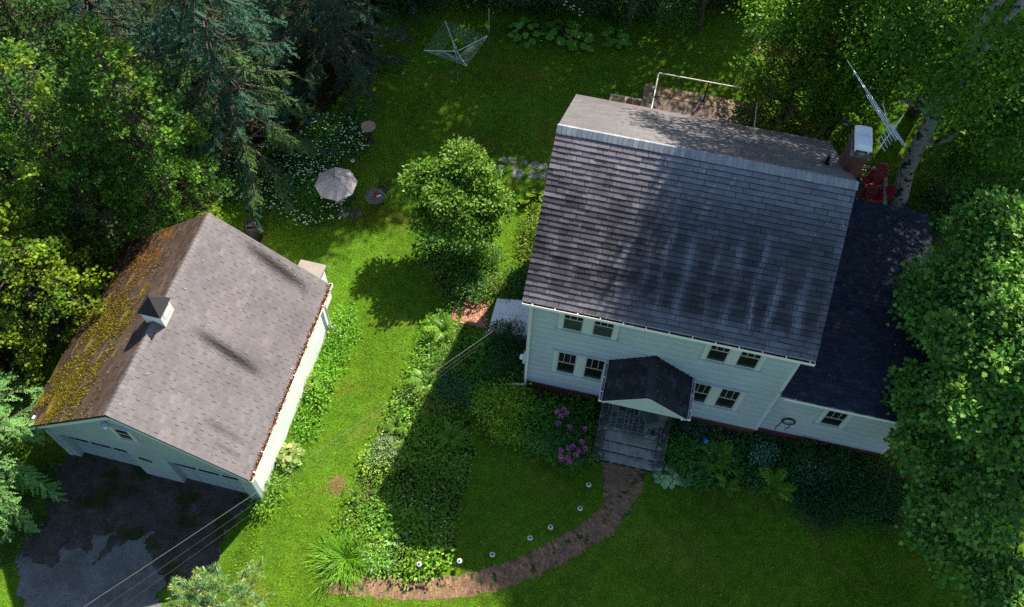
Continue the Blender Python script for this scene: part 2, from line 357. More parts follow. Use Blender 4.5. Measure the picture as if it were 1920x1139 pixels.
def shingles(mb, O, U, V, W, Ln, ex, tab, colf, seed=0, th=(.008, .014), gap=.007, stag=.5, wob=.004, split=1, groove=-.012):
    rng = np.random.default_rng(seed); O = np.array(O, float); U = np.array(U, float); V = np.array(V, float); N = np.cross(U, V)
    i = 0; v = -.03
    while v < Ln:
        v1 = min(v+ex, Ln); u = -((i*stag) % 1)*tab-rng.uniform(0, .15)*tab
        while u < W:
            a, b = max(u, 0), min(u+tab*rng.uniform(.97, 1.03), W); u = u+tab
            if b-a < .03: continue
            b -= gap; h = rng.uniform(*th); w0 = rng.normal(0, wob)
            tn = rng.normal()
            P = lambda x, y, z: O+U*x+V*y+N*z
            for q in range(split):
                aa = a+(b-a)*q/split; b2 = a+(b-a)*(q+1)/split; c = np.asarray(colf((aa+b2)/2, v, rng, tn))
                mb.add([P(aa, v+w0, h), P(b2, v+w0, h), P(b2, v1-groove, .003), P(aa, v1-groove, .003)], [(0, 1, 2, 3)], tuple(c))
            mb.add([P(a, v+w0, 0), P(b, v+w0, 0), P(b, v+w0, h), P(a, v+w0, h)], [(0, 1, 2, 3)], (.012, .012, .013))
        v += ex; i += 1
def gutter(parent, p, q, out, r=.12, brk=.66, debris=True, name='gutter'):
    """open channel from p to q (local); out = outward unit vector"""
    p = np.array(p, float); q = np.array(q, float); out = np.array(out, float); L = np.linalg.norm(q-p); d = (q-p)/L; z = np.array([0, 0, 1.])
    mb = MB(); t = .012
    mb.bar(p+out*r, q+out*r, t, .1, out if False else z)                   # front lip
    mb.bar(p+out*(r/2)-z*.055, q+out*(r/2)-z*.055, r+t, t, z)
    mb.bar(p-out*.004-z*0, q-out*.004, t, .09, z)
    for e_, s_ in ((p, 1), (q, -1)): mb.bar(e_+out*.002-z*.003+d*s_*.006, e_+out*(r-.008)-z*.003+d*s_*.006, t, .088, z)
    g = mb.build(name, M_gutter, parent)
    s = .3
    while s < L: MB().bar(p+d*s+z*.057, p+d*s+out*(r+.012)+z*.057, .03, .012, z).build('bracket', M_gutter, g); s += brk
    if debris: MB().bar(p+out*r*.5-z*.028+d*.02, q+out*r*.5-z*.028-d*.02, r-t*1.6, .036, z).build('leaf_litter', M_debris, g)
    return g
def window(parent, panes, z0, z1, y, muntins=2, sill=.1, casing=.14, curtain=False, label=None, rail=.52, lift=0):
    """sash window on a wall that faces -y at y; panes = [(xa, xb)]"""
    xa, xb = panes[0][0]-casing, panes[-1][1]+casing
    w_ = MB(); cw = .062
    w_.box((xa, y-cw, z0-.01), (panes[0][0], y, z1+.06)); w_.box((panes[-1][1], y-cw, z0-.01), (xb, y, z1+.06))
    w_.box((panes[0][0], y-cw, z1), (panes[-1][1], y, z1+.06))
    for a, b in zip(panes[:-1], panes[1:]): w_.box((a[1], y-cw, z0), (b[0], y, z1))
    w_.box((xa-.03, y-cw-.035, z1+.06), (xb+.03, y, z1+.095))
    o = w_.build('window', M_trim, parent); tag(o, label)
    MB().box((xa-.05, y-sill-.03, z0-.07), (xb+.05, y, z0-.012)).build('sill', M_trim, o)
    zm = z0+(z1-z0)*rail
    for a, b in panes:
        s_ = MB(); f = .035
        s_.box((a, y-.052, z0), (a+f, y, z1)); s_.box((b-f, y-.052, z0), (b, y, z1)); s_.box((a+f, y-.052, z0), (b-f, y, z0+.05)); s_.box((a+f, y-.052, z1-f), (b-f, y, z1)); s_.box((a+f, y-.055, zm-.018), (b-f, y, zm+.018))
        for k in range(muntins):
            x = a+(b-a)*(k+1)/(muntins+1); s_.box((x-.008, y-.05, zm+.018), (x+.008, y, z1-f))
        s_.build('sash', M_sash, o)
        MB().add([(a+f, y-.036, z0+.05), (b-f, y-.036, z0+.05), (b-f, y-.036, z1-f), (a+f, y-.036, z1-f)], [(0, 1, 2, 3)]).build('pane', M_pane, o)
        if curtain:
            c_ = MB(); n = 16
            for k in range(n):
                x0, x1 = a+f+(b-a-2*f)*k/n, a+f+(b-a-2*f)*(k+1)/n
                c_.add([(x0, y-.0375-.004*(k % 2), z0+.06), (x1, y-.0375-.004*((k+1) % 2), z0+.06), (x1, y-.0375-.004*((k+1) % 2), zm-.02), (x0, y-.0375-.004*(k % 2), zm-.02)], [(0, 1, 2, 3)])
            c_.build('curtain', M_curtain, o)
    return o
def wedge(mb, poly, d, col=(1, 1, 1)):
    """prism: polygon extruded by vector d"""
    n = len(poly); d = np.array(d, float); V = [np.array(p, float) for p in poly]+[np.array(p, float)+d for p in poly]
    mb.add(V, [tuple(range(n))[::-1], tuple(range(n, 2*n))]+[(i, (i+1) % n, n+(i+1) % n, n+i) for i in range(n)], col)
# ------------------------------------------------------------------ the house (local frame: x along the front, y to the back)
HL, HD = 7.936, 7.37; EZ, RY, RZ, FY, BY, BZ = 6.478, 3.683, 9.342, -.3525, 7.83, 6.328
SF = (RZ-EZ)/(RY-FY); SB = (RZ-BZ)/(BY-RY)
house = empty('house', HO, HPSI, 'two storey white clapboard house with streaky grey shingle roof and brick chimney', 'house')
def roofz(y): return EZ+SF*(y-FY) if y < RY else BZ+SB*(BY-y)
f = MB(); f.box((.02, .02, -.4), (HL-.02, HD-.02, .62)); f.build('foundation', M_brick, house)
wl = MB()
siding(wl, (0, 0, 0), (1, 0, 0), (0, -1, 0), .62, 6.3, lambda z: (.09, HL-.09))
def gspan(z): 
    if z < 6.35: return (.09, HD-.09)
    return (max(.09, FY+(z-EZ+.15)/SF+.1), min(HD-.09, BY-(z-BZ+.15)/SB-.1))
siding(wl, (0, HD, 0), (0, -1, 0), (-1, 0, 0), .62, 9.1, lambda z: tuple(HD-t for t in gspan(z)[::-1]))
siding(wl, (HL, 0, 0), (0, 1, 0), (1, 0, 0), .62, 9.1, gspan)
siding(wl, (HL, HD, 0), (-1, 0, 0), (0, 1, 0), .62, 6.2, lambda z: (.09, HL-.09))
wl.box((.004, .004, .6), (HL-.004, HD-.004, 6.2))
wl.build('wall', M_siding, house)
for x0, y0, sx, sy in ((0, 0, 1, 1), (HL, 0, -1, 1), (0, HD, 1, -1), (HL, HD, -1, -1)):
    b = MB(); xs = sorted((x0-sx*.022, x0+sx*.1)); ys = sorted((y0-sy*.022, y0+sy*.1)); b.box((xs[0], ys[0], .6), (xs[1], ys[1], 6.25)); b.build('corner_board', M_trim, house)
RX0, RX1 = -.1875, 8.123; RL = RX1-RX0
rs = MB(); wedge(rs, [(RX0, FY, EZ), (RX0, RY, RZ), (RX0, BY, BZ), (RX0, BY, BZ-.12), (RX0, RY, RZ-.15), (RX0, FY, EZ-.12)], (RL, 0, 0))
LF = hypot(RY-FY, RZ-EZ); LB = hypot(BY-RY, RZ-BZ)
STR = [.55+.634*k for k in range(13)]; _ro = np.random.default_rng(77); STA = _ro.uniform(.3, 1.05, 13); STH = _ro.uniform(1.7, 3.7, 13); STR = [s_+_ro.normal(0, .07) for s_ in STR]; STW = _ro.uniform(.07, .15, 13); ROWN = _ro.normal(0, 1, (60, 40))
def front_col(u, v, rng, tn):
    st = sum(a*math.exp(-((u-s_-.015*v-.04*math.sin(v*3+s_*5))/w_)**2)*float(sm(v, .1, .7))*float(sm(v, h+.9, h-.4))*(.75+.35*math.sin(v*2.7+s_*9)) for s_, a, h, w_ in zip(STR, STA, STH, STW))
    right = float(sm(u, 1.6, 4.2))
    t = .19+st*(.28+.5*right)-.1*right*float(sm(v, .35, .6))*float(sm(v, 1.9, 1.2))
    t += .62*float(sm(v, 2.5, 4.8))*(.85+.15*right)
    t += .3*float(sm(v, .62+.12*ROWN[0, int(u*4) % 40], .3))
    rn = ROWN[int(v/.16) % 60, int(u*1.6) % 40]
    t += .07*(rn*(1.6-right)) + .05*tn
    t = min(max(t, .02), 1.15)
    d = np.array((.026, .029, .037)); l = np.array((.2, .225, .268))  # bluish sky reflection is tinted into both shingle tones
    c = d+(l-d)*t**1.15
    c = c*(1+(1-right)*(np.array((1.28, 1.0, .93))*(1+.06*tn)-1))  # warm sunlight tinted into the colour of the left half
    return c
def back_col(u, v, rng, tn):
    c = np.array((.125, .12, .127)); c = c*(1+.12*math.sin(u*1.3+1)+.05*tn); 
    if v < .8: c = c*np.array((1., .93, .92))*.9
    return c
rsh = MB()
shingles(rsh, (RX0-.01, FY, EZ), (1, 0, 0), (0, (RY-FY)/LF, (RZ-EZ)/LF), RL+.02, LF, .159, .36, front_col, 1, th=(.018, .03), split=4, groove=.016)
shingles(rsh, (RX1+.01, BY, BZ), (-1, 0, 0), (0, -(BY-RY)/LB, (RZ-BZ)/LB), RL+.02, LB, .15, .33, back_col, 2, th=(.004, .008), gap=.003)
ro = rsh.build('roof', M_shingle, house)
rs.build('roof_deck', M_roofslab, ro)
rc = MB(); rng = np.random.default_rng(4); x = RX0-.012
while x < RX1:
    x1 = min(x+.145, RX1+.012); h = .032
    c = np.array((.24, .262, .295))*np.exp(rng.normal(0, .09)); k1 = .17
    P = lambda xx, s_, hh: (xx, RY+s_*k1, RZ-(SF if s_ < 0 else SB)*k1+.03+hh)
    T = lambda xx, hh: (xx, RY, RZ+.022+hh)
    rc.add([P(x, -1, .012), T(x, h), P(x, 1, .012), P(x1+.02, -1, 0), T(x1+.02, h-.01), P(x1+.02, 1, 0), P(x, -1, -.02), P(x1+.02, -1, -.02)], [(0, 3, 4, 1), (1, 4, 5, 2), (0, 6, 7, 3)], tuple(c)); x += .145
rc.build('ridge_cap', M_shingle, ro)
rk = MB()
for xx in (RX0+.012, RX1-.012):
    rk.bar((xx, FY+.01, EZ-.2), (xx, RY, RZ-.22), .03, .15, (0, 0, 1)); rk.bar((xx, RY, RZ-.22), (xx, BY-.01, BZ-.2), .03, .15, (0, 0, 1))
rk.box((RX0+.03, FY+.005, EZ-.25), (RX1-.03, FY+.028, EZ-.125)); rk.box((RX0+.03, FY+.03, EZ-.27), (RX1-.03, -.02, EZ-.25)); rk.box((RX0+.03, BY-.03, BZ-.25), (RX1-.03, BY-.005, BZ-.125))
rk.build('rake_board', M_trim, house)
gutter(house, (RX0, FY-.005, EZ-.1), (RX1, FY-.005, EZ-.1), (0, -1, 0), .11, .655)
d = MB(); d.tube([(.05, -.4, 6.28), (.05, -.3, 6.1), (.055, -.075, 5.95), (.055, -.075, .62), (.04, -.12, .45), (-.45, -.16, .36)], .042, 8); d.build('downspout', M_gutter, house)
# windows
w1 = [(1.02, 1.63), (1.92, 2.54)]; w2 = [(5.36, 5.95), (6.24, 6.85)]
window(house, w1, 4.72, 6.08, 0, curtain=True, rail=.47, label='upper left window with greenish curtains'); window(house, w1, 1.81, 3.22, 0)
window(house, w2, 4.7, 6.08, 0, rail=.47); window(house, w2, 1.78, 3.1, 0)
# chimney
cx0, cx1, cy0, cy1, cz = 7.95, 8.4, 4.72, 5.58, 9.26
ch = MB(); ch.box((cx0, cy0, 0), (cx1, cy1, cz)); chim = ch.build('chimney', M_brick, house)
ck = MB(); ck.box((cx0-.04, cy0-.04, cz), (cx1+.04, cy1+.04, cz+.07)); ck.box((cx0+.02, cy0+.02, cz+.07), (cx1-.02, cy1-.02, cz+.12)); ck.build('chimney_crown', M_conc, chim)
for y_, hh in ((cy0+.23, .3), (cy1-.22, .26)):
    k = MB(); a, b_ = .24, .235; z_ = cz+.12; xm = (cx0+cx1)/2
    for sx in (-1, 1):
        for sy in (-1, 1): k.box((xm+sx*.18-.015, y_+sy*.17-.015, z_), (xm+sx*.18+.015, y_+sy*.17+.015, z_+hh-.1))
    k.add([(xm+sx*a, y_+sy*b_, z_+hh-.12) for sx, sy in ((-1, -1), (1, -1), (1, 1), (-1, 1))]+[(xm+sx*(a-.075), y_+sy*(b_-.075), z_+hh) for sx, sy in ((-1, -1), (1, -1), (1, 1), (-1, 1))],
          [(0, 1, 5, 4), (1, 2, 6, 5), (2, 3, 7, 6), (3, 0, 4, 7), (4, 5, 6, 7)])
    k.add([(xm+sx*a, y_+sy*b_, z_+hh-.17) for sx, sy in ((-1, -1), (1, -1), (1, 1), (-1, 1))]+[(xm+sx*a, y_+sy*b_, z_+hh-.12) for sx, sy in ((-1, -1), (1, -1), (1, 1), (-1, 1))], [(0, 1, 5, 4), (1, 2, 6, 5), (2, 3, 7, 6), (3, 0, 4, 7)])
    k.build('flue_cap', M_bulk, chim)
    MB().box((xm-.14, y_-.14, z_-.02), (xm+.14, y_+.14, z_+hh-.14)).build('flue', M_conc, chim)
v_ = MB(); zz = roofz(5.05); v_.tube([(7.5, 5.03, zz-.1), (7.5, 5.03, zz+.36)], .055, 10); v_.lathe([(.16, .0), (.07, .1), (.06, .12)], (7.5, 5.03, zz-.02), 12); v_.build('vent_pipe', M_iron, house)
m_ = MB(); m_.box((-.16, .3, 1.15), (-.02, .56, 1.55)); m_.lathe([(.08, 0), (.1, .02), (.1, .09), (.06, .12), (0, .12)], (0, 0, 0), 14)
# the glass meter is the lathe part turned onto the box front
for i in range(8, len(m_.v)):
    x_, y_, z_ = m_.v[i]; m_.v[i] = (-.16-z_, .43+y_, 1.36+x_)
m_.tube([(-.07, .43, 1.55), (-.07, .43, 5.2)], .025, 8); m_.build('meter_box', M_bulk, house)
# extension on the right
XR, EF, EZ2, EY, EZR, EB = 12.33, -.17, 3.67, 3.88, 4.59, 7.93
fx = MB(); fx.box((HL+.03, .2, -.4), (12.11, 7.55, .51)); fx.build('extension_foundation', M_brick, house)
ew = MB(); ew.box((HL+.03, .186, .5), (12.124, 7.57, 3.6)); ZS = (EZR-EZ2)/(EY-EF)
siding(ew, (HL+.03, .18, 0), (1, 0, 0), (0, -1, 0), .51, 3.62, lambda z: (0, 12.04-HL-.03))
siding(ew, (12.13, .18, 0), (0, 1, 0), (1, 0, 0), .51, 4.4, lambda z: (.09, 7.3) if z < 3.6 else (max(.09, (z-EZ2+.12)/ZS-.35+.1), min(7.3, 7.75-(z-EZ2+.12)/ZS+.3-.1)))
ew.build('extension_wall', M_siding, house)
MB().box((12.035, .155, .49), (12.155, .28, 3.55)).build('corner_board', M_trim, house)
er = MB(); wedge(er, [(HL+.02, EF, EZ2), (HL+.02, EY, EZR), (HL+.02, EB, EZ2), (HL+.02, EB, EZ2-.1), (HL+.02, EY, EZR-.11), (HL+.02, EF, EZ2-.1)], (XR-HL-.02, 0, 0))
def ext_col(u, v, rng, tn=0):
    c = np.array([(.019, .028, .05), (.023, .032, .056), (.015, .021, .038)][rng.integers(3)])*np.exp(rng.normal(0, .16)); return c*(2.2 if rng.random() < .003 else 1)
eh = MB(); LE = hypot(EY-EF, EZR-EZ2)
shingles(eh, (HL+.03, EF, EZ2), (1, 0, 0), (0, (EY-EF)/LE, (EZR-EZ2)/LE), XR-HL-.02, LE, .145, .2, ext_col, 5, th=(.006, .026), stag=.37, wob=.012, groove=.006)
shingles(eh, (XR+.01, EB, EZ2), (-1, 0, 0), (0, -(EB-EY)/LE, (EZR-EZ2)/LE), XR-HL-.02, LE, .145, .2, ext_col, 6, th=(.006, .026), stag=.37, wob=.012, groove=.006)
for k in range(29):
    x0 = HL+.03+k*.15; c = ext_col(0, 0, rng)*.9
    eh.add([(x0, EY-.14, EZR-.14*ZS+.03), (x0, EY, EZR+.035), (x0, EY+.14, EZR-.14*ZS+.03), (x0+.155, EY-.14, EZR-.14*ZS+.022), (x0+.155, EY, EZR+.027), (x0+.155, EY+.14, EZR-.14*ZS+.022)], [(0, 3, 4, 1), (1, 4, 5, 2)], tuple(c))
e_ = eh.build('extension_roof', M_shingle, house); er.build('roof_deck', M_roofslab, e_)
eb = MB(); eb.box((HL+.03, EF+.004, EZ2-.2), (XR-.02, EF+.03, EZ2-.095)); eb.box((HL+.03, EF+.03, EZ2-.2), (XR-.03, .17, EZ2-.18)); eb.bar((XR-.01, EF+.02, EZ2-.15), (XR-.01, EY, EZR-.15), .025, .11, (0, 0, 1)); eb.bar((XR-.01, EY, EZR-.15), (XR-.01, EB-.02, EZ2-.15), .025, .11, (0, 0, 1))
eb.build('fascia', M_trim, house)
gutter(house, (HL+.12, EF-.003, EZ2-.05), (XR, EF-.003, EZ2-.05), (0, -1, 0), .075, 9, debris=False, name='extension_gutter')
window(house, [(9.63, 10.27)], 1.79, 2.82, .18, sill=.08, casing=.13, muntins=2)
# front porch
px0, px1, pm, pd, pez, prz = 2.63, 5.29, 3.97, -1.43, 3.3, 4.2
ps = (prz-pez)/(px1-pm); lp = hypot(px1-pm, prz-pez)
def porch_col(u, v, rng, tn=0): return np.array((.026, .03, .038))*np.exp(rng.normal(0, .2))*(1+.25*math.sin(u*9))
ph = MB()
shingles(ph, (px0, 0, pez), (0, -1, 0), ((pm-px0)/lp, 0, (prz-pez)/lp), -pd+.02, lp, .14, .3, porch_col, 7)
shingles(ph, (px1, pd, pez), (0, 1, 0), (-(px1-pm)/lp, 0, (prz-pez)/lp), -pd, lp, .14, .3, porch_col, 8)
for k in range(10):
    y0 = pd-.015+k*.145; y1 = min(y0+.15, -.02); c = porch_col(0, 0, rng)*1.3
    ph.add([(pm-.13, y0, prz-.13*ps+.03), (pm, y0, prz+.04), (pm+.13, y0, prz-.13*ps+.03), (pm-.13, y1, prz-.13*ps+.024), (pm, y1, prz+.034), (pm+.13, y1, prz-.13*ps+.024)], [(0, 1, 4, 3), (1, 2, 5, 4)], tuple(c))
pr = ph.build('porch_roof', M_shingle, house)
pk = MB(); wedge(pk, [(px0, pd, pez), (pm, pd, prz), (px1, pd, pez), (px1, pd, pez-.07), (pm, pd, prz-.09), (px0, pd, pez-.07)], (0, -pd-.02, 0)); pk.build('roof_deck', M_roofslab, pr)
pf = MB(); pf.bar((px0+.02, pd+.01, pez-.12), (pm, pd+.01, prz-.14), .03, .1); pf.bar((pm, pd+.01, prz-.14), (px1-.02, pd+.01, pez-.12), .03, .1)
pf.add([(px0+.25, pd+.1, pez-.1), (px1-.25, pd+.1, pez-.1), (pm, pd+.1, prz-.2)], [(0, 1, 2)]); pf.box((px0+.1, pd+.09, pez-.3), (px1-.1, pd+.2, pez-.1)); pf.box((px0+.1, pd+.2, pez-.3), (px0+.2, -.03, pez-.1)); pf.box((px1-.2, pd+.2, pez-.3), (px1-.1, -.03, pez-.1))
pf.build('porch_gable', M_trim, pr)
for xx, s_ in ((px0-.003, -1), (px1+.003, 1)): gutter(pr, (xx, pd-.02, pez-.03), (xx, -.04, pez-.03), (s_, 0, 0), .085, .5, debris=False)
MB().tube([(px1+.06, pd+.06, pez-.08), (px1-.05, pd+.14, pez-.2), (px1-.12, pd+.14, pez-.45)], .035, 8).build('downspout', M_gutter, pr)
lf = MB(); lf.box((2.75, -1.17, -.3), (5.08, -.02, .72)); lf.build('porch_base', M_conc, house)
# slate floor
rng = np.random.default_rng(12); tl = MB(); x = 3.12; MB().box((3.1, -1.16, .722), (4.74, -.03, .744)).build('floor_mortar', M_concp, house)
cols = [(.05, .075, .09), (.035, .05, .07), (.07, .09, .095), (.06, .05, .045), (.045, .06, .06), (.085, .1, .1)]
while x < 4.7:
    wx = min(rng.choice([.14, .2, .26]), 4.73-x); y = -1.1
    if wx > .06:
        while y < -.06:
            ly = min(rng.choice([.12, .17, .23]), -.04-y)
            if ly > .05: g = .014; tl.box((x+g, y+g, .744), (x+wx-g, y+ly-g, .752+rng.uniform(0, .003)), tuple(np.array(cols[rng.integers(6)])*np.exp(rng.normal(0, .25))))
            y += ly
    x += wx
tl.build('slate_floor', mat('slate', (1, 1, 1), .6, .4, attr=True, noise=[(8, .3)]), house)
MB().box((3.1, -1.2, .725), (4.74, -1.13, .77)).build('nosing', M_conc, house)
for i, (ya, z_) in enumerate(((-1.46, .57), (-1.75, .38), (-2.04, .19))):
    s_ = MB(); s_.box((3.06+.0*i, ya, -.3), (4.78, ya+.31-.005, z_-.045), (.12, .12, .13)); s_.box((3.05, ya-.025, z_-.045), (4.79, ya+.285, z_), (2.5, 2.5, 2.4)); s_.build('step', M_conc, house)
for xa, xb in ((2.75, 3.04), (4.8, 5.09)):
    c_ = MB(); 
    for i, (ya, z_) in enumerate(((-1.46, .74), (-1.75, .55), (-2.04, .36))): c_.box((xa, ya, -.3), (xb, ya+.283, z_))
    c_.box((xa-.003, -1.168, .722), (xb+.003, -.05, .8)); c_.build('cheek_wall', M_conc, house)
for xx in (2.9, 4.94):
    p_ = MB(); 
    for dx, dy in ((-.09, -.09), (.09, -.09), (-.09, .09), (.09, .09)): p_.tube([(xx+dx, -1.04+dy, .8), (xx+dx, -1.04+dy, 3.02)], .011, 6)
    for k in range(9):
        z_ = .95+k*.24; 
        for q in range(4):
            a, b_ = [((-.09, -.09), (.09, -.09)), ((.09, -.09), (.09, .09)), ((.09, .09), (-.09, .09)), ((-.09, .09), (-.09, -.09))][q]
            t = np.linspace(0, 1, 7); p_.tube([(xx+a[0]+(b_[0]-a[0])*u, -1.04+a[1]+(b_[1]-a[1])*u, z_+.11*sin(2*pi*u)) for u in t], .006, 5)
    p_.build('porch_post', M_iron, house)
    r_ = MB(); r_.tube([(xx, -1.0, 1.62), (xx, -.06, 1.62)], .016, 6); r_.tube([(xx, -1.12, 1.6), (xx, -2.02, 1.12), (xx, -2.08, 1.05), (xx, -2.0, 1.0)], .016, 6)
    for k in range(9): y_ = -.98+k*.115; r_.tube([(xx, y_, .8), (xx, y_, 1.62)], .008, 5)
    for k in range(6): y_ = -1.22-k*.155; zt = 1.6+(y_+1.12)*.533; r_.tube([(xx, y_, .74 if y_ > -1.46 else .55 if y_ > -1.75 else .36), (xx, y_, zt)], .008, 5)
    r_.build('railing', M_iron, house)
dr = MB(); dr.box((3.5, -.03, .78), (4.4, .0, 2.86)); do = dr.build('front_door', mat('door_paint', (.1, .03, .03), .5), house)
MB().lathe([(.0, 0), (.03, .01), (.03, .05), (0, .06)], (4.32, -.05, 1.75), 10).build('handle', M_galv, do)

# ------------------------------------------------------------------ the garage (local frame: x across, y to the back, ridge at x = 0)
GLn, GW, GWL, GE, GR = 7.06, 3.486, 3.95, 2.649, 5.449; GS = (GR-GE)/GW; GEL = GR-GWL*GS; GZ = -.45
gar = empty('garage', GO, GPSI, 'two bay garage with mossy roof, white side wall and small roof cupola', 'garage')
WR, WLx, YF, YB = 3.2, -3.62, .25, 6.85
gw_ = MB()
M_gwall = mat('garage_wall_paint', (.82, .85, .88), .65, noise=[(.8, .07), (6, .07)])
def gtop(x): return GR-.2-GS*abs(x)
D1, D2 = (-3.25, -.92), (.42, 2.78); DH = 1.72
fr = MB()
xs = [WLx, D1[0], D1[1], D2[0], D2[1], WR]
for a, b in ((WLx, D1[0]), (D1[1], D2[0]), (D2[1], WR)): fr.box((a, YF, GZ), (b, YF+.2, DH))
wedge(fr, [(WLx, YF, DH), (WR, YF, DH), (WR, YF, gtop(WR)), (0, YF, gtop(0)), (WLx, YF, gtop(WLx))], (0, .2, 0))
sw = MB(); sw.box((WR-.15, YF+.2, GZ), (WR, YB-.15, gtop(WR))); sw.box((WLx, YF+.2, GZ), (WLx+.15, YB-.15, gtop(WLx)))
wedge(sw, [(WLx, YB-.15, GZ), (WR, YB-.15, GZ), (WR, YB-.15, gtop(WR)), (0, YB-.15, gtop(0)), (WLx, YB-.15, gtop(WLx))], (0, .15, 0))
fr.build('front_wall', mat('front_wall_shade_tone', (.3, .38, .39), .65, noise=[(.8, .08), (6, .08)]), gar); sw.build('wall', M_gwall, gar)  # front wall's shade is put into its colour; side walls stay white
tr = MB(); tr.box((D1[0]-.1, YF-.03, DH), (D1[1]+.45, YF, DH+.07)); tr.box((D2[0]-.42, YF-.03, DH), (D2[1]+.05, YF, DH+.07))
for x_ in (WLx, WR): tr.box((x_-.05, YF-.02, GZ), (x_+.05, YF+.1, gtop(WR)-.1))
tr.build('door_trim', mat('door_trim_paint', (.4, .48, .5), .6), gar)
for (a, b) in (D1, D2):
    g_ = MB(); y_ = YF+.17
    n = 4; hh = (DH-GZ)/n
    for k in range(n):
        g_.box((a+.003, y_, GZ+k*hh+.006), (b-.003, y_+.04, GZ+(k+1)*hh-.006))
        if k < n-1:
            for q in range(4): xa = a+(b-a)*q/4+.05; xb = a+(b-a)*(q+1)/4-.05; g_.box((xa, y_-.018, GZ+k*hh+.07), (xb, y_, GZ+(k+1)*hh-.07))
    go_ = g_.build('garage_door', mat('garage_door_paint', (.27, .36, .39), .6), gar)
    for q in range(3): xa = a+(b-a)*q/3+.05; xb = a+(b-a)*(q+1)/3-.05; MB().box((xa, y_-.022, .88), (xb, y_, 1.3)).build('door_window', M_pane, go_)
    MB().tube([((a+b)/2-.08, y_-.03, .1), ((a+b)/2+.08, y_-.03, .1)], .012, 6).build('handle', M_galv, go_)
window(gar, [(-.55, -.08)], 3.0, 3.84, YF, muntins=0, sill=.07, casing=.1, rail=.5)
lp_ = MB(); lp_.lathe([(0, .0), (.06, .02), (.06, .06), (.03, .1), (.1, .22), (.1, .24), (0, .2)], (-.66, YF-.12, 3.85), 12); lp_.tube([(-.66, YF, 3.9), (-.66, YF-.12, 3.92)], .02, 6); lp_.build('wall_lamp', M_bulk, gar)
# four dark numerals on the pier
nb = MB(); x = -.6
def stroke(pts): nb.tube([(x0, YF-.02, z0) for x0, z0 in pts], .018, 5)
for k, shp in enumerate(('o', 'e', 'e', '4')):
    cxn = -.56+k*.1; czn = 1.22-.03*k
    if shp in 'oe': stroke([(cxn+.034*cos(t), czn+.055*sin(t)) for t in np.linspace(0, 2*pi, 9)])
    if shp == 'e': stroke([(cxn-.03, czn), (cxn+.03, czn)])
    if shp == '4': stroke([(cxn+.02, czn-.07), (cxn+.02, czn+.06), (cxn-.035, czn-.015), (cxn+.04, czn-.015)])
nb.build('house_number', M_iron, gar)
# roof
rb = MB(); wedge(rb, [(GW, 0, GE), (0, 0, GR), (-GWL, 0, GEL), (-GWL, 0, GEL-.1), (0, 0, GR-.13), (GW, 0, GE-.1)], (0, GLn, 0))
LG = hypot(GW, GR-GE); LGL = hypot(GWL, GR-GEL)
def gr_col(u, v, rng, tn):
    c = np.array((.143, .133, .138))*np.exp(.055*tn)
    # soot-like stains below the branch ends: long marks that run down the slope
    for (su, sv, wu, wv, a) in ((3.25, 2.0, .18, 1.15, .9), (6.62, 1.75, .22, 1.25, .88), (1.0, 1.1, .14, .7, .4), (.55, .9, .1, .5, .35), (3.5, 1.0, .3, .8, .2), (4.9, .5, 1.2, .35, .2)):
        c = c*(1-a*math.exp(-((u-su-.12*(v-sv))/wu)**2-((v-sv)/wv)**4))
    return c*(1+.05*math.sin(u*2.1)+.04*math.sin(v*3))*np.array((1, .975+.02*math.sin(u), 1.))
MOSS = np.random.default_rng(9).normal(size=(40, 60))
def gl_col(u, v, rng, tn):     # u from the back end to the front end, v up from the left eave
    c = np.array((.075, .05, .04))*np.exp(rng.normal(0, .2)); up = v/LGL
    m = .55*MOSS[int(v*2.2) % 40, int(u*2.2) % 60]+.35*MOSS[int(v*5) % 40, int(u*1.3) % 60]+.9*math.exp(-((up-.42+.2*(u/GLn-.5))/.25)**2)
    if m > .75 and up < .72:
        k = min(1, (m-.75)*1.8); yel = float(sm(u, 1.4, 3.4)); tint = np.array((.15, .07, .014))*(1-yel)+np.array((.16, .12, .008))*yel; c = c*(1-k)+k*tint*np.exp(rng.normal(0, .3))
    elif up < .35: c = c*.65
    return c
gs_ = MB()
shingles(gs_, (GW, 0, GE), (0, 1, 0), (-GW/LG, 0, (GR-GE)/LG), GLn, LG, .142, .305, gr_col, 21, th=(.003, .016), gap=.008, split=3)
shingles(gs_, (-GWL, GLn, GEL), (0, -1, 0), (GWL/LGL, 0, (GR-GEL)/LGL), GLn, LGL, .142, .305, gl_col, 22, th=(.004, .02), gap=.004)
for k in range(50):
    y0 = k*.142; y1 = min(y0+.15, GLn); c = np.array((.16, .147, .15))*np.exp(rng.normal(0, .06)); q = .12
    gs_.add([(q, y0, GR-GS*q+.022), (0, y0, GR+.03), (-q, y0, GR-GS*q+.022), (q, y1, GR-GS*q+.014), (0, y1, GR+.022), (-q, y1, GR-GS*q+.014)], [(0, 3, 4, 1), (1, 4, 5, 2)], tuple(c))
gro = gs_.build('roof', M_shingle, gar); rb.build('roof_deck', M_roofslab, gro)
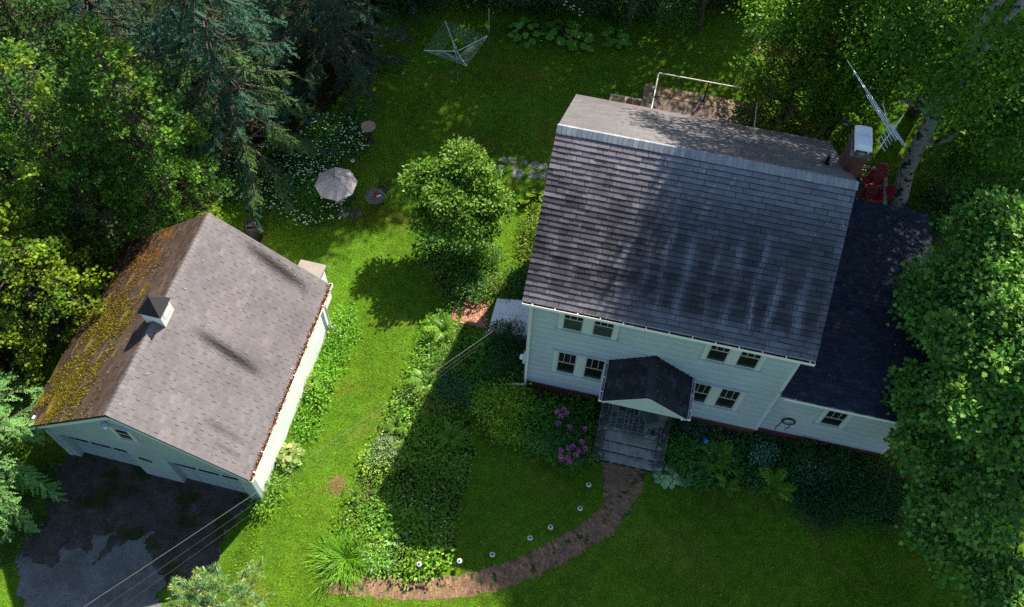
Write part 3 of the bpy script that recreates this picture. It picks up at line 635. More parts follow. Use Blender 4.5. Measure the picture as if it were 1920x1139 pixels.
# moss cushions on the left slope
F = Fol(31); rg = F.rng; n = 46000; u = rg.uniform(0, GLn, n); v = rg.uniform(.0, 1, n)**1.1*LGL*.9
dens = .5+.5*np.sin(u*1.7+v*2.3)*np.sin(v*3.1-u*.9+1)+.6*np.exp(-((v/LGL-.4)/.24)**2)+.25*np.sin(u*6+v*3)
k = rg.random(n) < np.clip(dens-.42, 0, .8)*np.where(u < 2.4, .45, 1)*sm(v/LGL, .86, .6)
u, v = u[k], v[k]; n = len(u); Uv = np.array([0, -1, 0.]); Vv = np.array([GWL/LGL, 0, (GR-GEL)/LGL]); Nv = np.cross(Uv, Vv)
P = np.array([-GWL, GLn, GEL])+u[:, None]*Uv+v[:, None]*Vv+.012*Nv
D = unit(rvec(rg, n)*.8+Nv*.6); S = unit(np.cross(D, rvec(rg, n))); yel = sm(u+rg.normal(0, .9, n), 1.2, 3.4)[:, None]
F.rh(P, D, S, rg.uniform(.025, .06, n), rg.uniform(.02, .05, n), (np.array((.13, .06, .012))*(1-yel)+np.array((.15, .125, .006))*yel)*np.exp(rg.normal(0, .35, (n, 1))))
F.build('roof_moss', FOL, gar)
fb = MB(); fb.bar((.01, .005, GR-.19), (GW-.01, .005, GE-.17), .03, .13); fb.bar((-.01, .005, GR-.19), (-GWL+.01, .005, GEL-.17), .03, .13); fb.bar((.01, GLn-.005, GR-.19), (GW-.01, GLn-.005, GE-.17), .03, .13); fb.bar((-.01, GLn-.005, GR-.19), (-GWL+.01, GLn-.005, GEL-.17), .03, .13)
fb.box((GW-.03, .02, GE-.22), (GW-.005, GLn-.02, GE-.1)); fb.box((WR+.001, .03, GE-.24), (GW-.03, GLn-.03, GE-.22)); fb.build('fascia', M_trim, gar)
def petals(parent, n, seed, O, U, V, W, Ln):
    f = Fol(seed); r = f.rng; U = np.array(U, float); V = np.array(V, float); N = np.cross(U, V); P = np.array(O, float)+r.uniform(0, W, (n, 1))*U+r.uniform(0, Ln, (n, 1))*V+.035*N; D = unit(rvec(r, n)*.7+U*r.normal(0, 1, (n, 1))+V*r.normal(0, 1, (n, 1))); S = unit(np.cross(D, N)); s = r.uniform(.02, .055, n)
    f.rh(P, D, S, s, s*.7, vary(r, n, [((.3, .3, .24), 2), ((.14, .1, .05), 2)], .3)); tag(f.build('fallen_petals', FOL, parent), kind='stuff')
petals(gro, 60, 71, (GW, 0, GE), (0, 1, 0), (-GW/LG, 0, (GR-GE)/LG), GLn, LG)
petals(e_, 60, 72, (HL+.03, EF, EZ2), (1, 0, 0), (0, (EY-EF)/LE, (EZR-EZ2)/LE), XR-HL-.02, LE); petals(e_, 40, 73, (XR, EB, EZ2), (-1, 0, 0), (0, -(EB-EY)/LE, (EZR-EZ2)/LE), XR-HL-.02, LE)
petals(pr, 22, 74, (px1, pd, pez), (0, 1, 0), (-(px1-pm)/lp, 0, (prz-pez)/lp), -pd, lp); petals(ro, 30, 75, (RX0, FY, EZ), (1, 0, 0), (0, (RY-FY)/LF, (RZ-EZ)/LF), RL, LF)
gg = gutter(gar, (GW+.002, -.02, GE-.08), (GW+.002, GLn+.06, GE-.08), (1, 0, 0), .11, .66)
F = Fol(32); rg = F.rng; n = 1500; P = np.stack([GW+rg.uniform(-.06, .1, n), rg.uniform(0, GLn, n), GE-.03+rg.uniform(0, .05, n)], 1); D = unit(rvec(rg, n)*np.array((1, 1, .5))); S = unit(np.cross(D, rvec(rg, n)))
F.rh(P, D, S, rg.uniform(.03, .09, n), rg.uniform(.02, .05, n), vary(rg, n, [((.16, .06, .025), 5), ((.1, .035, .018), 4), ((.4, .3, .24), 2)], .3)); F.build('fallen_leaves', FOL, gg)
d = MB(); d.tube([(GW+.06, GLn-.05, GE-.1), (GW+.03, GLn-.12, GE-.3), (WR+.07, GLn-.3, GE-.5), (WR+.07, GLn-.3, .25), (WR+.12, GLn-.32, .1), (WR+.5, GLn-.4, .04)], .04, 8); d.build('downspout', M_gutter, gar)
# cupola
cu = empty('cupola', (0, 3.35, 0), 0); cu.parent = gar; q = .3; zt = 5.85
b = MB(); b.box((-q, -q, GR-q*GS-.25), (q, q, zt)); b.box((-q-.03, -q-.03, zt-.03), (q+.03, q+.03, zt)); b.build('cupola_box', M_white, cu)
for s_ in (1, -1):
    l = MB(); 
    for k in range(4): l.bar((s_*(q+.005), -.15, 5.5+k*.07), (s_*(q+.005), .15, 5.5+k*.07), .02, .02)
    l.build('louvre', M_trim, cu)
t = MB(); e = q+.06
t.add([(-e, -e, zt+.001), (e, -e, zt+.001), (e, e, zt+.001), (-e, e, zt+.001), (0, 0, zt+.5)], [(0, 1, 4), (1, 2, 4), (2, 3, 4), (3, 0, 4), (3, 2, 1, 0)], (.03, .028, .032)); t.build('cupola_roof', M_shingle, cu)
# small lean-to on the back wall
bb = MB(); bb.box((2.08, YB, GZ), (2.86, 8.0, 1.95)); bb.build('back_annex', M_gwall, gar)
bt = MB(); bt.add([(2.0, YB, 2.22), (2.94, YB, 2.22), (2.94, 8.1, 2.02), (2.0, 8.1, 2.02), (2.0, YB, 2.16), (2.94, YB, 2.16), (2.94, 8.1, 1.96), (2.0, 8.1, 1.96)], [(0, 1, 2, 3), (7, 6, 5, 4), (3, 2, 6, 7), (1, 5, 6, 2), (0, 3, 7, 4)], (.24, .215, .2)); bt.build('annex_roof', M_shingle, gar)
# ------------------------------------------------------------------ things standing about the garden
def atg(px, py, dz=0): p = Gt(px, py); return (p[0], p[1], p[2]+dz)
def hw(x, y, z=0): return toworld(np.array([x, y, z], float), HO, HPSI)
# cellar bulkhead
t = empty('cellar_bulkhead', hw(0, 0), HPSI, 'low white metal cellar hatch against the left end of the house', 'cellar hatch')
b = MB(); wedge(b, [(-1.66, 1.62, -.3), (-.03, 1.62, -.3), (-.03, 1.62, .72), (-1.66, 1.62, .34)], (0, .1, 0)); wedge(b, [(-1.66, 2.98, -.3), (-.03, 2.98, -.3), (-.03, 2.98, .72), (-1.66, 2.98, .34)], (0, .1, 0)); b.box((-1.66, 1.72, -.3), (-1.56, 2.98, .34)); b.build('concrete_base', M_concp, t)
for a, c in ((1.66, 1.8), (1.81, 2.42), (2.43, 3.04)):
    b = MB(); zz = lambda x: .735+.233*x
    b.add([(-1.68, a, zz(-1.68)+.01), (-.025, a, zz(-.025)+.01), (-.025, c, zz(-.025)+.01), (-1.68, c, zz(-1.68)+.01), (-1.68, a, zz(-1.68)-.03), (-.025, a, zz(0)-.03), (-.025, c, zz(0)-.03), (-1.68, c, zz(-1.68)-.03)], [(0, 1, 2, 3), (0, 4, 5, 1), (3, 2, 6, 7), (0, 3, 7, 4)])
    b.bar((-1.62, c-.02, zz(-1.62)+.022), (-.06, c-.02, zz(-.06)+.022), .025, .02)
    b.build('hatch_door' if a > 1.7 else 'door_rim', M_bulk, t)
# overhead cables from the road to the house corner
M_cab = mat('pale_cable', (.17, .17, .16), .5); M_cab2 = mat('grey_cable', (.08, .08, .08), .5)
for k, (hp, q, r_, mm, lab) in enumerate((((-.06, .12, 5.35), (120, 1163, 6.8), .005, M_cab, 'thick pale overhead cable from the bottom left corner to the house corner'),
                                  ((-.06, .25, 5.0), (160, 1163, 5.6), .003, M_cab2, 'thin grey overhead cable just right of the thick pale one'),
                                  ((-.06, .3, 4.8), (175, 1175, 5.2), .003, M_cab2, 'faintest thin cable, lowest of the overhead lines'))):
    a = hw(*hp); b_ = G(q[0], q[1], q[2]); tt = np.linspace(0, 1, 30)[:, None]; P = a+(b_-a)*tt; P[:, 2] -= .35*4*(tt*(1-tt))[:, 0]*.4
    o = MB().tube(P, r_, 5).build('overhead_cable', mm); tag(o, lab, 'cable')
M_wire = M_cab2
# television antenna
z0 = 9.55; base = G(1668, 252, z0)
t = empty('television_antenna', (base[0], base[1], 4.2), 0, 'aluminium television antenna with long rods on a mast beside the chimney', 'antenna')
def loc(o, P): return np.array(P, float)-np.array(o.location)
MB().tube([(0, 0, -.1), (0, 0, z0-4.2-.02)], .02, 8).build('mast', M_iron, t)
MB().tube([loc(t, G(1648, 278, z0)), loc(t, G(1668, 252, z0)), loc(t, G(1694, 216, z0))], .014, 6).build('boom', M_alu, t)
rods = [((1646.2, 262.2), (1659.3, 283.9), 0), ((1651.4, 254.3), (1663.9, 277.3), 0), ((1655.4, 247.7), (1669.9, 271.4), 0), ((1661.3, 241.8), (1672.5, 264.8), 0), ((1623.8, 178), (1680, 265), .0),
        ((1588, 113), (1697, 274), .03), ((1600, 133), (1676, 257), .02), ((1610, 146), (1684, 262), .01), ((1628, 179), (1693, 273), .03), ((1655, 193), (1664, 232), .04), ((1640, 198), (1689, 263), -.02), ((1671, 231), (1699, 275), .0), ((1620, 160), (1682, 262), -.02)]
for a, b_, dz in rods: MB().tube([loc(t, G(*a, z0+dz)), loc(t, G(*b_, z0+dz))], .0095, 6).build('antenna_rod', M_alu, t)
# deck behind the house
t = empty('back_deck', hw(0, 0), HPSI, 'brown boarded deck with thin railings behind the house', 'deck')
M_db = mat('deck_board', (1, 1, 1), .85, attr=True, noise=[(5, .25), (40, .2)])
rng = np.random.default_rng(8); b = MB(); x = 2.45
while x < 6.4:
    b.box((x, 7.45, 1.15), (x+.185, 13.4, 1.185), tuple(np.array((.135, .098, .083))*np.exp(rng.normal(0, .12)))); x += .2
b.build('floor_boards', M_db, t)
b = MB(); b.box((1.98, 13.43, 1.12), (6.45, 13.98, 1.2), (.2, .145, .085)); b.box((1.98, 7.45, 1.12), (2.42, 13.42, 1.2), (.18, .14, .09)); b.box((2.0, 13.9, .2), (6.43, 13.95, 1.12), (.2, .17, .13)); b.box((2.0, 7.5, .2), (2.04, 13.9, 1.12), (.2, .17, .13)); b.build('edge_boards', M_db, t)
for x_ in (2.1, 4.3, 6.35):
    for y_ in (7.7, 10.8, 13.8): MB().box((x_-.05, y_-.05, -.3), (x_+.05, y_+.05, 1.12), (.15, .12, .1)).build('deck_post', M_db, t)
M_rail = mat('pale_rail', (.55, .55, .5), .5)
for name, p_, q_ in (('rail', (2.4, 13.6, 2.28), (6.38, 13.6, 2.28)), ('rail', (2.4, 13.6, 2.28), (2.4, 9.0, 2.28)), ('rail', (6.38, 13.6, 2.28), (6.38, 8.2, 2.28))):
    o = MB().tube([p_, q_], .026, 8).build(name, M_rail, t); p_ = np.array(p_); q_ = np.array(q_); L = np.linalg.norm(q_-p_); n = int(L/.13); b = MB()
    for k in range(1, n): c = p_+(q_-p_)*k/n; b.tube([c-np.array([0, 0, 1.08]), c], .006, 5)
    b.build('balusters', M_iron, o)
for x_, y_ in ((2.4, 13.6), (4.42, 13.6), (6.38, 13.6), (6.38, 9.2), (2.4, 9.2)):
    MB().tube([(x_, y_, 1.15), (x_, y_, 2.3)], .025, 8).build('rail_post', M_iron, t)
for x_ in (2.34, 4.36): b = MB(); b.lathe([(.0, .0), (.09, 0), (.1, .1), (.06, .16), (0, .17)], (x_, 13.72, 1.2), 12); b.build('deck_lamp', M_concp, t)
t = empty('garden_box', hw(0, 0), HPSI, 'low white framed box with orange brown panels behind the house', 'garden box')
b = MB(); b.box((.64, 12.6, -.2), (2.0, 13.95, .3), (.5, .47, .42)); b.build('box_frame', M_db, t)
b = MB()
for x_ in (.72, 1.02, 1.34): b.box((x_, 12.7, .3), (x_+.26, 13.86, .318), tuple(np.array((.33, .16, .08))*np.exp(rng.normal(0, .15))))
b.box((1.64, 12.7, .3), (1.95, 13.86, .318), (.36, .19, .09)); b.build('panels', M_db, t)
# small railed deck with the red chairs
t = empty('side_deck', hw(0, 0), HPSI, 'small wooden deck with a plank railing holding two red chairs', 'deck')
b = MB(); y = 8.0
while y < 12.0: b.box((8.4, y, .32), (11.9, y+.13, .36), tuple(np.array((.09, .075, .06))*np.exp(rng.normal(0, .15)))); y += .14
b.build('floor_boards', M_db, t)
b = MB(); b.box((8.5, 11.9, .95), (11.9, 12.04, .99), (.3, .24, .19)); b.box((11.78, 8.1, .95), (11.92, 11.9, .99), (.3, .24, .19))
b.build('top_rail', M_db, t)
for x_, y_ in ((11.84, 11.96), (11.84, 10), (11.84, 8.2), (10, 11.96), (8.6, 11.96)): MB().box((x_-.045, y_-.045, -.2), (x_+.045, y_+.045, .95), (.15, .12, .1)).build('post', M_db, t)
def adirondack(name, pos, rz, m, label, cat, group=None, s=1.):
    t = empty(name, pos, rz, label, cat, group)       # faces local -y
    b = MB()
    for k in range(5): b.box((-.26, -.3+k*.1, .36-.03*k), (.26, -.21+k*.1, .385-.03*k))
    b.build('seat', m, t)
    b = MB(); 
    for k in range(7):
        x = -.27+k*.09; h = .95-.09*abs(k-3)**1.5*.45
        b.add([(x-.04, .2, .26), (x+.04, .2, .26), (x+.04, .2+.42*h, .26+.8*h), (x-.04, .2+.42*h, .26+.8*h), (x-.04, .225, .25), (x+.04, .225, .25), (x+.04, .225+.42*h, .25+.8*h), (x-.04, .225+.42*h, .25+.8*h)], [(0, 1, 2, 3), (7, 6, 5, 4), (0, 4, 5, 1), (2, 6, 7, 3), (0, 3, 7, 4), (1, 5, 6, 2)])
    b.build('backrest', m, t)
    for sx in (-1, 1):
        MB().box((sx*.34-.065, -.38, .55), (sx*.34+.065, .36, .58)).build('armrest', m, t)
        MB().box((sx*.31-.025, -.34, 0), (sx*.31+.025, -.25, .55)).build('leg', m, t)
        MB().bar((sx*.28, -.34, .33), (sx*.28, .55, .03), .03, .12).build('leg', m, t)
    return t
c1 = hw(11.28, 11.55, .36); c2 = hw(11.5, 10.72, .36)
adirondack('red_chair', c1, HPSI-R(55), M_plastic, 'red slatted garden chair at the deck corner nearer the chimney', 'chair')
adirondack('red_chair', c2, HPSI-R(80), M_plastic, 'red slatted garden chair half hidden by the low dark roof edge', 'chair')
adirondack('porch_chair', hw(4.42, -.62, .752), HPSI-R(62), mat('pale_chair', (.13, .16, .14), .6), 'pale grey green armchair on the front porch', 'chair')
# covered grill and bucket by the cedar
p = Gt(1548, 246); t = empty('covered_grill', p, HPSI, 'dark navy covered grill in the shade behind the chimney', 'grill')
M_navy = mat('navy_cover', (.012, .016, .04), .6, noise=[(4, .3)])
b = MB(); b.lathe([(.27, .0), (.3, .5), (.33, .72), (.3, .9), (.18, 1.02), (0, 1.06)], (0, 0, 0), 16); b.build('cover', M_navy, t); b = MB(); b.box((.3, -.2, .72), (.72, .2, .76)); b.build('side_shelf', mat('blue_shelf', (.1, .2, .5), .5), t)
p = Gt(1573, 205); b = MB(); b.lathe([(0, 0), (.13, 0), (.17, .3), (.165, .31), (.125, .03), (0, .03)], (0, 0, 0), 16); o = b.build('bucket', M_galv, loc=p); tag(o, 'pale metal bucket standing under the cedar near the grill', 'bucket')
# patio umbrella, pot, table, chair, stool, bird bath
t = empty('patio_umbrella', (-6.72, 20.68, hgt(-6.72, 20.68)), R(10), 'beige eight panel patio umbrella among white wildflowers', 'umbrella')
M_canvas = mat('faded_canvas', (.38, .34, .34), .9, noise=[(2.5, .12), (14, .12)], attr=True)
b = MB(); r = .8; zc = 2.25; n = 8; V = [(0, 0, zc)]
for k in range(n): a = 2*pi*k/n; V += [(r*cos(a), r*sin(a), zc-.42), (r*.92*cos(a+pi/n), r*.92*sin(a+pi/n), zc-.41), (r*.5*cos(a), r*.5*sin(a), zc-.19), (r*.47*cos(a+pi/n), r*.47*sin(a+pi/n), zc-.205)]
for k in range(n):
    i = 1+4*k; j = 1+4*((k+1) % n); sh = (1+.16*math.sin(k*2.3),)*3
    b.add([V[0], V[i+2], V[i+3], V[j+2], V[i], V[i+1], V[j]], [(0, 1, 2), (0, 2, 3), (1, 4, 5, 2), (2, 5, 6, 3)], sh)
b.build('canopy', M_canvas, t)
for k in range(n): a = 2*pi*k/n; MB().tube([(0, 0, zc+.004), (r*.5*cos(a), r*.5*sin(a), zc-.186), (r*cos(a), r*sin(a), zc-.415)], .008, 5).build('rib', M_concp, t)
MB().tube([(0, 0, 0), (0, 0, zc+.1)], .022, 8).build('pole', M_wood, t); MB().lathe([(.035, -.02), (.02, .05), (0, .08)], (0, 0, zc+.05), 8).build('finial', M_iron, t)
MB().lathe([(.28, 0), (.28, .06), (.08, .1), (.05, .3), (0, .3)], (0, 0, 0), 16).build('base', M_conc, t)
p = Gt(638, 378); t = empty('flower_pot', p, 0, 'round pale planter with a small seedling under the umbrella edge', 'planter')
MB().lathe([(0, 0), (.17, 0), (.25, .38), (.25, .41), (.22, .41), (.2, .33)], (0, 0, 0), 20).build('pot', M_concp, t); MB().lathe([(.21, .33), (0, .36)], (0, 0, 0), 16).build('soil', mat('reddish_soil', (.07, .02, .015), 1, noise=[(14, .5)]), t)
F = Fol(55); n = 60; P = F.rng.normal(size=(n, 3))*(.05, .05, .03)+(.03, .04, .42); D = unit(rvec(F.rng, n)+(0, 0, .5)); F.rh(P, D, unit(np.cross(D, rvec(F.rng, n))), .09, .04, vary(F.rng, n, [(.06, .12, .02)], .3)); F.build('seedling', FOL, t)
p = G(703, 366, .68); t = empty('bistro_table', (p[0], p[1], hgt(p[0], p[1])), 0, 'small round iron table with a red cup beside the iron armchair', 'table')
b = MB(); b.tube([(.37*cos(a), .37*sin(a), .7) for a in np.linspace(0, 2*pi, 25)], .014, 6)
for k in range(-6, 7):
    w_ = sqrt(max(0, .365**2-(k*.055)**2)); b.bar((k*.055, -w_, .7), (k*.055, w_, .7), .03, .008); b.bar((-w_, k*.055, .702), (w_, k*.055, .702), .03, .008)
b.build('tabletop', mat('grey_iron', (.1, .09, .085), .5, .5, noise=[(9, .4)]), t)
for k in range(3): a = 2*pi*k/3+.4; MB().tube([(.05*cos(a), .05*sin(a), .69), (.08*cos(a), .08*sin(a), .35), (.3*cos(a), .3*sin(a), 0)], .014, 6).build('leg', M_iron, t)
b = MB(); b.lathe([(0, 0), (.05, 0), (.065, .11), (.055, .11), (.045, .02)], (0, 0, 0), 12); tag(b.build('cup', mat('red_glaze', (.4, .02, .04), .4), loc=(p[0]-.01, p[1]+.04, hgt(p[0], p[1])+.708)), 'small red cup standing on the round iron table', 'cup')
b = MB(); b.box((-.09, -.025, 0), (.09, .025, .012)); o = b.build('napkin', M_white, loc=(p[0]+.14, p[1]+.0, hgt(p[0], p[1])+.712)); o.rotation_euler = (0, 0, .4); tag(o, 'small white folded napkin beside the red cup', 'napkin')
p = G(714, 357, .42); t = empty('iron_armchair', (p[0], p[1], hgt(p[0], p[1])), R(-28), 'black iron armchair drawn up to the round table', 'chair')   # faces local -y
b = MB(); b.tube([(-.24, -.24, .43), (.24, -.24, .43), (.22, .22, .43), (-.22, .22, .43), (-.24, -.24, .43)], .014, 6)
for k in range(-4, 5): b.bar((k*.05, -.23, .43), (k*.05, .21, .43), .022, .006); b.bar((-.22, k*.05, .432), (.22, k*.05, .432), .022, .006)
b.build('seat', M_iron, t)
b = MB(); b.tube([(-.22, .22, .43), (-.26, .34, .85), (-.12, .37, .97), (.12, .37, .97), (.26, .34, .85), (.22, .22, .43)], .015, 6)
for k in range(-4, 5): b.tube([(k*.047, .22, .43), (k*.05, .36, .93)], .006, 5)
for z in (.55, .68, .8): b.tube([(-.24, .25+(z-.43)*.26, z), (.24, .25+(z-.43)*.26, z)], .006, 5)
b.build('backrest', M_iron, t)
for s_ in (-1, 1):
    MB().tube([(s_*.25, .3, .7), (s_*.31, .05, .69), (s_*.31, -.2, .68), (s_*.27, -.25, .58), (s_*.24, -.24, .43)], .016, 6).build('armrest', mat('worn_iron', (.2, .19, .17), .4, .5) if s_ < 0 else M_iron, t)
    for y_ in (-.22, .2): MB().tube([(s_*.22, y_, .43), (s_*.25, y_*1.2, 0)], .013, 6).build('leg', M_iron, t)
p = G(668, 398, .43); t = empty('iron_stool', (p[0], p[1], hgt(p[0], p[1])), R(28), 'square black lattice topped stool standing alone in the grass', 'stool')
b = MB(); b.tube([(-.22, -.2, .43), (.22, -.2, .43), (.22, .2, .43), (-.22, .2, .43), (-.22, -.2, .43)], .016, 6)
for k in range(-4, 5): b.bar((k*.048, -.2, .43), (k*.048, .2, .43), .02, .006); b.bar((-.21, k*.044, .432), (.21, k*.044, .432), .02, .006)
b.build('seat', M_iron, t)
for sx in (-1, 1):
    for sy in (-1, 1): MB().tube([(sx*.21, sy*.19, .43), (sx*.24, sy*.22, 0)], .014, 6).build('leg', M_iron, t)
p = Gt(695, 264); t = empty('bird_bath', p, 0, 'round stone bird bath on a thin dark stand in the lawn', 'bird bath')
MB().lathe([(0, .78), (.2, .78), (.29, .84), (.3, .87), (.27, .86), (.18, .81), (0, .8)], (0, 0, 0), 22).build('basin', mat('tan_stone', (.32, .25, .19), .9, noise=[(7, .3)]), t)
MB().lathe([(.16, 0), (.14, .04), (.05, .08), (.045, .7), (.1, .79)], (0, 0, 0), 14).build('stand', M_iron, t)
# rotary clothes dryer
cen = np.array([-2.79, 27.93, 1.75]); t = empty('rotary_dryer', (cen[0], cen[1], hgt(*cen[:2])), 0, 'square rotary clothes dryer of thin strung lines', 'clothes dryer')
cor = [np.array(q) for q in ((-3.36, 29.25, 1.95), (-4.09, 27.5, 1.95), (-2.3, 26.75, 1.95), (-1.55, 28.5, 1.95))]
MB().tube([(0, 0, 0), (0, 0, 1.9)], .024, 8).build('pole', M_galv, t)
hub = loc(t, cen); hub[2] = 1.45
for c in cor:
    MB().tube([hub+(0, 0, .2), loc(t, c)], .016, 6).build('arm', M_alu, t); m_ = hub+(loc(t, c)-hub)*.45+(0, 0, .1); MB().tube([hub+(0, 0, -.25), m_], .011, 6).build('brace', M_alu, t)
M_line = mat('clothes_line', (.42, .5, .46), .6)
for i in range(4):
    b = MB(); a, c = loc(t, cor[i]), loc(t, cor[(i+1) % 4])
    for k in range(8): f_ = 1-.075*k-.01; h_ = hub+(0, 0, .2); b.tube([h_+(a-h_)*f_, h_+(c-h_)*f_], .0045, 4, caps=False)
    tag(b.build('line', M_line, t))
p = Gt(917, 61); o = MB().tube([(0, 0, -.1), (-.01, .0, 1.35)], .02, 8).build('garden_pole', M_rail, loc=p); tag(o, 'thin white pole standing upright at the end of the top bed', 'pole')
# path lights
rng = np.random.default_rng(3)
t0 = None
M_lamp = mat('lamp_cap', (.5, .52, .52), .5)
def path_light(px, py, label, group):
    p = Gt(px, py); t = empty('path_light', p, 0, label, 'garden light', group)
    b = MB(); b.lathe([(.0, .34), (.078, .33), (.09, .345), (.075, .375), (.04, .385), (.0, .386)], (0, 0, 0), 14); b.build('cap', M_lamp, t)
    b = MB(); b.lathe([(.036, .3855), (.036, .392), (0, .393)], (0, 0, 0), 10); b.build('solar_cell', M_iron, t)
    b = MB(); b.tube([(0, 0, -.1), (0, 0, .34)], .012, 6); b.build('stake', M_iron, t)
gp = 'white garden lights along the brick path'
for q, lab in (((862, 1058), 'white path light on the lawn beside the flower bed end, near the path'), ((923, 1046), 'white path light second from the flower bed along the path'), ((993, 1015), 'white path light beside the widest sweep of the brick path'),
               ((1031, 995), 'white path light midway up the curving brick path'), ((1086, 960), 'white path light second nearest to the porch steps'), ((1102, 916), 'white path light nearest to the porch steps'), ((787, 1064), 'white path light half buried in the flower bed foliage'), ((663, 312), 'small pale garden light behind the patio umbrella')):
    path_light(*q, lab, gp if q[1] > 500 else None)
p = Gt(1318, 836); b = MB(); b.lathe([(.1*sin(a), .42-.1*cos(a)) for a in np.linspace(0, pi, 12)], (0, 0, 0), 18); t = empty('gazing_ball', p, 0, 'bright blue glass ball in the bed right of the porch', 'garden ball'); b.build('ball', mat('blue_glass', (.02, .17, .5), .12, .6), t); MB().lathe([(.1, 0), (.06, .05), (.05, .28), (.08, .33)], (0, 0, 0), 12).build('stand', M_iron, t)
# garden hose on the extension wall
b = MB(); rng = np.random.default_rng(6); P = []
for k in range(7*24+1):
    a = 2*pi*k/24; r_ = .2+.012*sin(k*.11); P.append((8.75+r_*cos(a)+.01*sin(k*.3), .1-.004*(k/24 % 4), 1.5+r_*.95*sin(a)-.005*(k/24)))
b.tube(P, .013, 6); b.tube([(8.6, .12, 1.38), (8.55, .11, 1.1), (8.5, .1, .9), (8.52, .08, .7)], .013, 6); b.tube([(8.85, .12, 1.35), (8.88, .11, 1.05), (8.8, .1, .85)], .013, 6)
t = empty('garden_hose', hw(0, 0), HPSI, 'dark green garden hose coiled on the low extension wall', 'hose'); b.build('coil', mat('hose_rubber', (.012, .03, .02), .5), t); b = MB(); b.box((8.66, .1, 1.62), (8.84, .18, 1.66)); b.build('hanger', M_iron, t)
p = hw(.66, -.42); p[2] = hgt(p[0], p[1]); t = empty('garden_post', p, 0, 'short white post with a dark round cap at the house foundation', 'post'); MB().tube([(0, 0, -.1), (0, 0, .5)], .055, 10).build('post', M_white, t); MB().lathe([(0, .48), (.09, .48), (.12, .58), (.1, .7), (0, .74)], (0, 0, 0), 14).build('cap', mat('maroon_cap', (.04, .012, .018), .5), t)
# flagstones
rng = np.random.default_rng(14)
FL = [(934, 317, .3), (945, 300, .2), (961, 301, .22), (967, 316, .22), (983, 304, .2), (1003, 310, .27), (1020, 312, .27), (999, 328, .28), (1018, 330, .3), (972, 327, .34), (905, 306, .2), (850, 300, .2)]
M_flag = mat('flagstone', (.2, .205, .215), .9, noise=[(5, .25)])
for i, (x, y, s) in enumerate(FL):
    p = Gt(x, y); n = 5; a0 = rng.uniform(0, 6); b = MB(); A = [a0+2*pi*k/n+rng.uniform(-.25, .25) for k in range(n)]; r_ = [s*rng.uniform(.75, 1.1) for k in range(n)]
    wedge(b, [(r_[k]*cos(A[k]), r_[k]*sin(A[k])*.85, -.05) for k in range(n)], (0, 0, .06)); o = b.build('flagstone', M_flag, loc=p)
    tag(o, 'flat grey flagstone sunk in the lawn left of the house', 'flagstone', 'flagstones crossing the lawn')
# white stones by the hatch, barrel behind the garage, dry clump on the lawn
def rock(name, px, py, s, m, label, cat, seed, sq=.7):
    rng = np.random.default_rng(seed); b = MB(); nl = 7; na = 10; V = []
    for i in range(nl+1):
        for j in range(na):
            th = pi*i/nl; ph = 2*pi*j/na; r_ = s*(1+rng.normal(0, .08)); V.append((r_*sin(th)*cos(ph), r_*sin(th)*sin(ph)*.8, r_*cos(th)*sq+s*sq*.5))
    b.add(V, [(i*na+j, i*na+(j+1) % na, (i+1)*na+(j+1) % na, (i+1)*na+j) for i in range(nl) for j in range(na)], smooth=True)
    return tag(b.build(name, m, loc=Gt(px, py)), label, cat)
rock('stone', 916, 630, .2, M_concp, 'pale round stone at the front corner of the cellar hatch', 'stone', 1); rock('stone', 912, 650, .17, M_concp, 'smaller pale stone in the shade just below the cellar hatch', 'stone', 2)
t = empty('barrel', Gt(480, 446), 0, 'dark round barrel behind the back wall of the garage', 'barrel'); MB().lathe([(0, 0), (.27, 0), (.32, .4), (.28, .85), (.25, .86), (.25, .78), (0, .78)], (0, 0, 0), 18).build('body', mat('dark_plastic', (.015, .014, .016), .6), t)
F = Fol(61); n = 700; rg = F.rng; P = np.stack([rg.normal(0, .12, n), rg.normal(0, .15, n), np.zeros(n)], 1); F.blades(P, rg.uniform(0, 2*pi, n), rg.uniform(.1, .24, n), .012, rg.uniform(.3, .9, n), .4, vary(rg, n, [(.25, .19, .075), (.2, .14, .055)], .2), 3)
tag(F.build('dry_grass_clump', GRASSM, loc=Gt(633, 910)), 'small tan clump of dead grass on the sunny lawn', 'dry grass')
